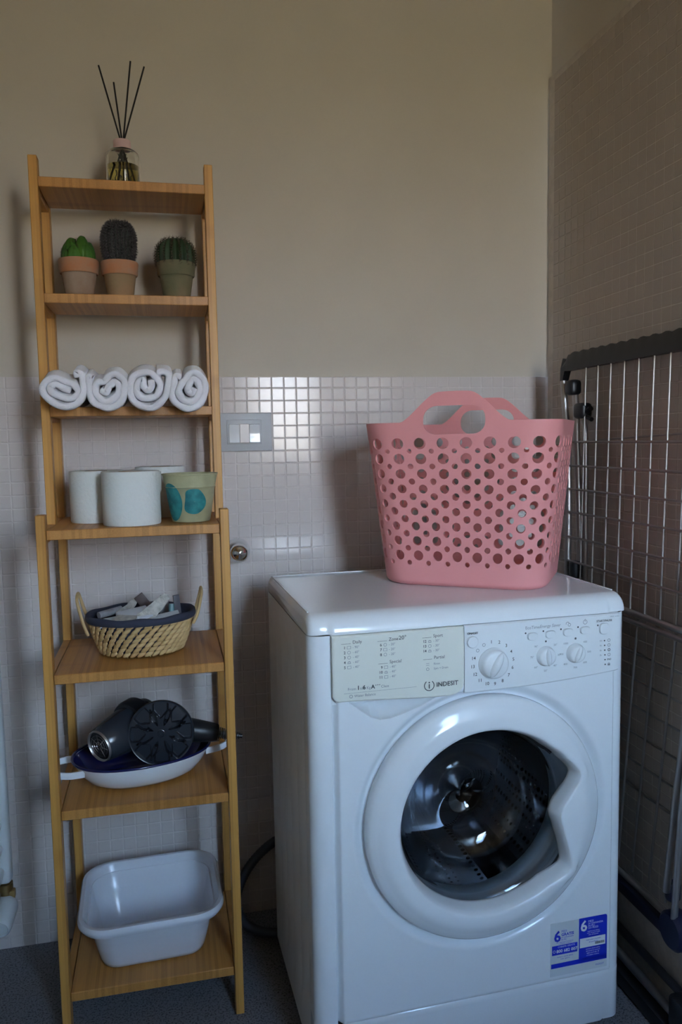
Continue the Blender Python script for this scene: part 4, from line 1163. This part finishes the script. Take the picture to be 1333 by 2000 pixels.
for s in (-1, 1):
    pth = catmull([lp(s*EA*.86, -.044, .043), lp(s*(EA+.010), -.042, .044), lp(s*(EA+.030), -.030, .046), lp(s*(EA+.036), 0, .047), lp(s*(EA+.030), .030, .046), lp(s*(EA+.010), .042, .044), lp(s*EA*.86, .044, .043)], 8)
    rg = []
    for i, p in enumerate(pth):
        t_ = (pth[min(i+1, len(pth)-1)]-pth[max(i-1, 0)]).normalized(); sd = Vector((-t_.y, t_.x, 0)).normalized()
        rg.append([p+sd*.0016+Vector((0,0,.0065)), p-sd*.0016+Vector((0,0,.0065)), p-sd*.0022, p-sd*.0016-Vector((0,0,.0065)), p+sd*.0016-Vector((0,0,.0065)), p+sd*.0022])
    obj('handle', MB().loft(rg, True, True, True), m_enw, dish, 60)
dry = thing('hair_dryer', 'dark hair dryer lying in the enamel dish with its ribbed grip to the right', 'hair dryer', (-.2, -.2, .52))
A_ = Vector((-.2775, -.262, .552)); Bp = Vector((-.180, -.165, .572)); ax_ = (Bp-A_).normalized()
obj('barrel', MB().lathe([(.0300, .000), (.0335, .003), (.0385, .030), (.0430, .060), (.0445, .085), (.0440, .115), (.040, .132), (.028, .140), (.0004, .142)], A_, d=ax_, n=56), m_shad, dry, 60)
obj('collar', MB().lathe([(.0440, .078), (.0500, .080), (.0530, .088), (.0530, .108), (.0500, .112), (.0430, .113)], A_, d=ax_, n=56), m_black, dry, 40)
ig = obj('intake_ring', MB().lathe([(.0290, .004), (.0292, -.002), (.0304, -.0030), (.0316, -.0015), (.0320, .003)], A_, d=ax_, n=56), m_tubeg, dry, 60, label='silver ring round the air intake')
obj('intake_mesh', MB().lathe([(.0286, .002), (.0004, .002)], A_, d=ax_, n=40), m_black, dry, 0)
a_ = ax_.orthogonal().normalized(); b_2 = ax_.cross(a_); gr = MB()
for k in range(7):
    t = 2*pi*k/7; gr.tube([A_+(a_*cos(t)+b_2*sin(t))*.003-ax_*.0, A_+(a_*cos(t)+b_2*sin(t))*.024-ax_*.0], .0007, 5)
for rr_ in (.008, .015, .022): gr.tube([A_+(a_*cos(2*pi*k/30)+b_2*sin(2*pi*k/30))*rr_ for k in range(30)], .0005, 5, closed=True)
obj('grille', gr, m_steel, ig, 60)
gp = catmull([(-.165, -.185, .560), (-.125, -.205, .552), (-.090, -.212, .546), (-.060, -.212, .540), (-.046, -.212, .537)], 6)
obj('grip', MB().tube(gp, [.030-.0135*(i/(len(gp)-1)) for i in range(len(gp))], 20), m_black, dry, 60)
gd = MB(); p0 = Vector((-.048, -.212, .5375)); p1 = Vector((.000, -.216, .5270))
for i in range(12):
    c = p0+(p1-p0)*(i/12.0); r = .0125-.0062*(i/12)
    gd.lathe([(.003, 0), (r, .0006), (r, .0026), (.003, .0032)], c, d=(p1-p0), n=16)
gd.tube([p0, p1+Vector((.004, 0, -.001))], .0045, 10)
obj('cable_guard', gd, m_black, dry, 40)
dfz = thing('diffuser_attachment', 'round black hair dryer diffuser with petal slots and round-tipped pins', 'diffuser', (-.162, -.27, .569))
fc = Vector((-.1595, -.268, .5680)); fd = Vector((-.06, -1, .10)).normalized()   # faces the room
fu = (Vector((0,0,1)) - fd*fd.z).normalized(); fr_ = fu.cross(fd)
RDf = .0635
def FP(r, t, h): return fc + (fr_*-cos(t)+fu*sin(t))*r + fd*h
n_a = 320; rings = []
for r in [.0005, .004, .006, .008, .010, .013]+[.0145+.00115*k for k in range(42)]:
    ring = []
    for k in range(n_a):
        t = 2*pi*k/n_a; h = .002 - .004*(r/RDf)**2
        w = ((t*8/(2*pi)) % 1)-.5; arc = abs(w)*2*pi/8*r     # eight petal slots
        if .016 < r < .052:
            q = arc/(.0042*sin(pi*(r-.016)/.036)+.0003)
            h -= .013*(1-sstep(.75, 1.15, q))
        # scalloped outer relief between petals
        w2 = (((t*8/(2*pi))+.5) % 1)-.5; arc2 = abs(w2)*2*pi/8*r
        if r > .030 and r < .0605: h -= .009*(1-sstep(.8, 1.1, arc2/(.0150*min(1, (r-.029)/.016)+.0001)))*(1-sstep(.0585, .0602, r))
        if .004 < r < .008: h -= .003
        ring.append(FP(r, t, h))
    rings.append(ring)
rings.append([FP(.0635, 2*pi*k/n_a, -.001) for k in range(n_a)]); rings.append([FP(.0645, 2*pi*k/n_a, -.004) for k in range(n_a)])
for r, h in ((.0640, -.010), (.058, -.018), (.044, -.025), (.030, -.029), (.024, -.036)): rings.append([FP(r, 2*pi*k/n_a, h) for k in range(n_a)])
dmb = MB().loft(rings)
obj('bowl', dmb, m_blackg, dfz, 40)
for i in range(8):
    for r in (.044,) if i % 2 else (.026, .050):
        t = 2*pi*(i+.5)/8 if r != .044 else 2*pi*(i+.5)/8
        c0 = FP(r, t, -.004); c1 = FP(r, t, .012)
        obj('pin', MB().lathe([(.0030, 0), (.0022, .008), (.0018, .013), (.0024, .0145), (.0026, .016), (.0018, .018), (.0003, .0186)], c0, d=fd, n=10), m_blackg, dfz, 60)
obj('centre_boss', MB().lathe([(.0080, 0), (.0080, .0012), (.0070, .0015), (.0062, .0004), (.0035, .0004), (.0030, .0012), (.0003, .0012)], FP(0, 0, .001), d=fd, n=30), m_blackg, dfz, 40)

# ------------------------------------------------------------ white wash tub
tx, ty, tz = -.1935, -.195, .0985
tub = thing('wash_tub', 'white rectangular plastic wash tub on the lowest shelf', 'tub', (tx, ty, tz))
ta = radians(2.0)
def rrr(w, d, r, z, n=10, dy=0):
    out = []
    for sx, sy, a0 in ((1, 1, 0), (-1, 1, 90), (-1, -1, 180), (1, -1, 270)):
        for k in range(n+1):
            a = radians(a0+90*k/n); x = sx*(w/2-r)+r*cos(a); y = sy*(d/2-r)+r*sin(a)+dy
            # gently bowed sides
            x *= 1+.0*y; out.append((tx+x*cos(ta)-y*sin(ta), ty+x*sin(ta)+y*cos(ta), tz+z))
    return out
HT = .112
o_ = [rrr(.001, .001, .0002, .0), rrr(.185, .145, .03, .0), rrr(.202, .160, .036, .003), rrr(.210, .168, .040, .012), rrr(.226, .192, .044, .050), rrr(.245, .222, .050, HT-.016),
      rrr(.246, .224, .050, HT-.015), rrr(.278, .252, .060, HT-.017), rrr(.286, .260, .062, HT-.010), rrr(.287, .261, .062, HT-.004), rrr(.281, .255, .060, HT+.002), rrr(.268, .242, .056, HT+.002), rrr(.259, .233, .053, HT-.004),
      rrr(.250, .226, .051, HT-.020), rrr(.222, .188, .043, .050), rrr(.204, .162, .038, .012), rrr(.190, .148, .034, .0055), rrr(.160, .120, .026, .004), rrr(.154, .114, .024, .0075), rrr(.148, .108, .022, .0075), rrr(.142, .102, .020, .0045), rrr(.001, .001, .0002, .0045)]
obj('tub_body', MB().loft(o_), m_tub, tub, 50)
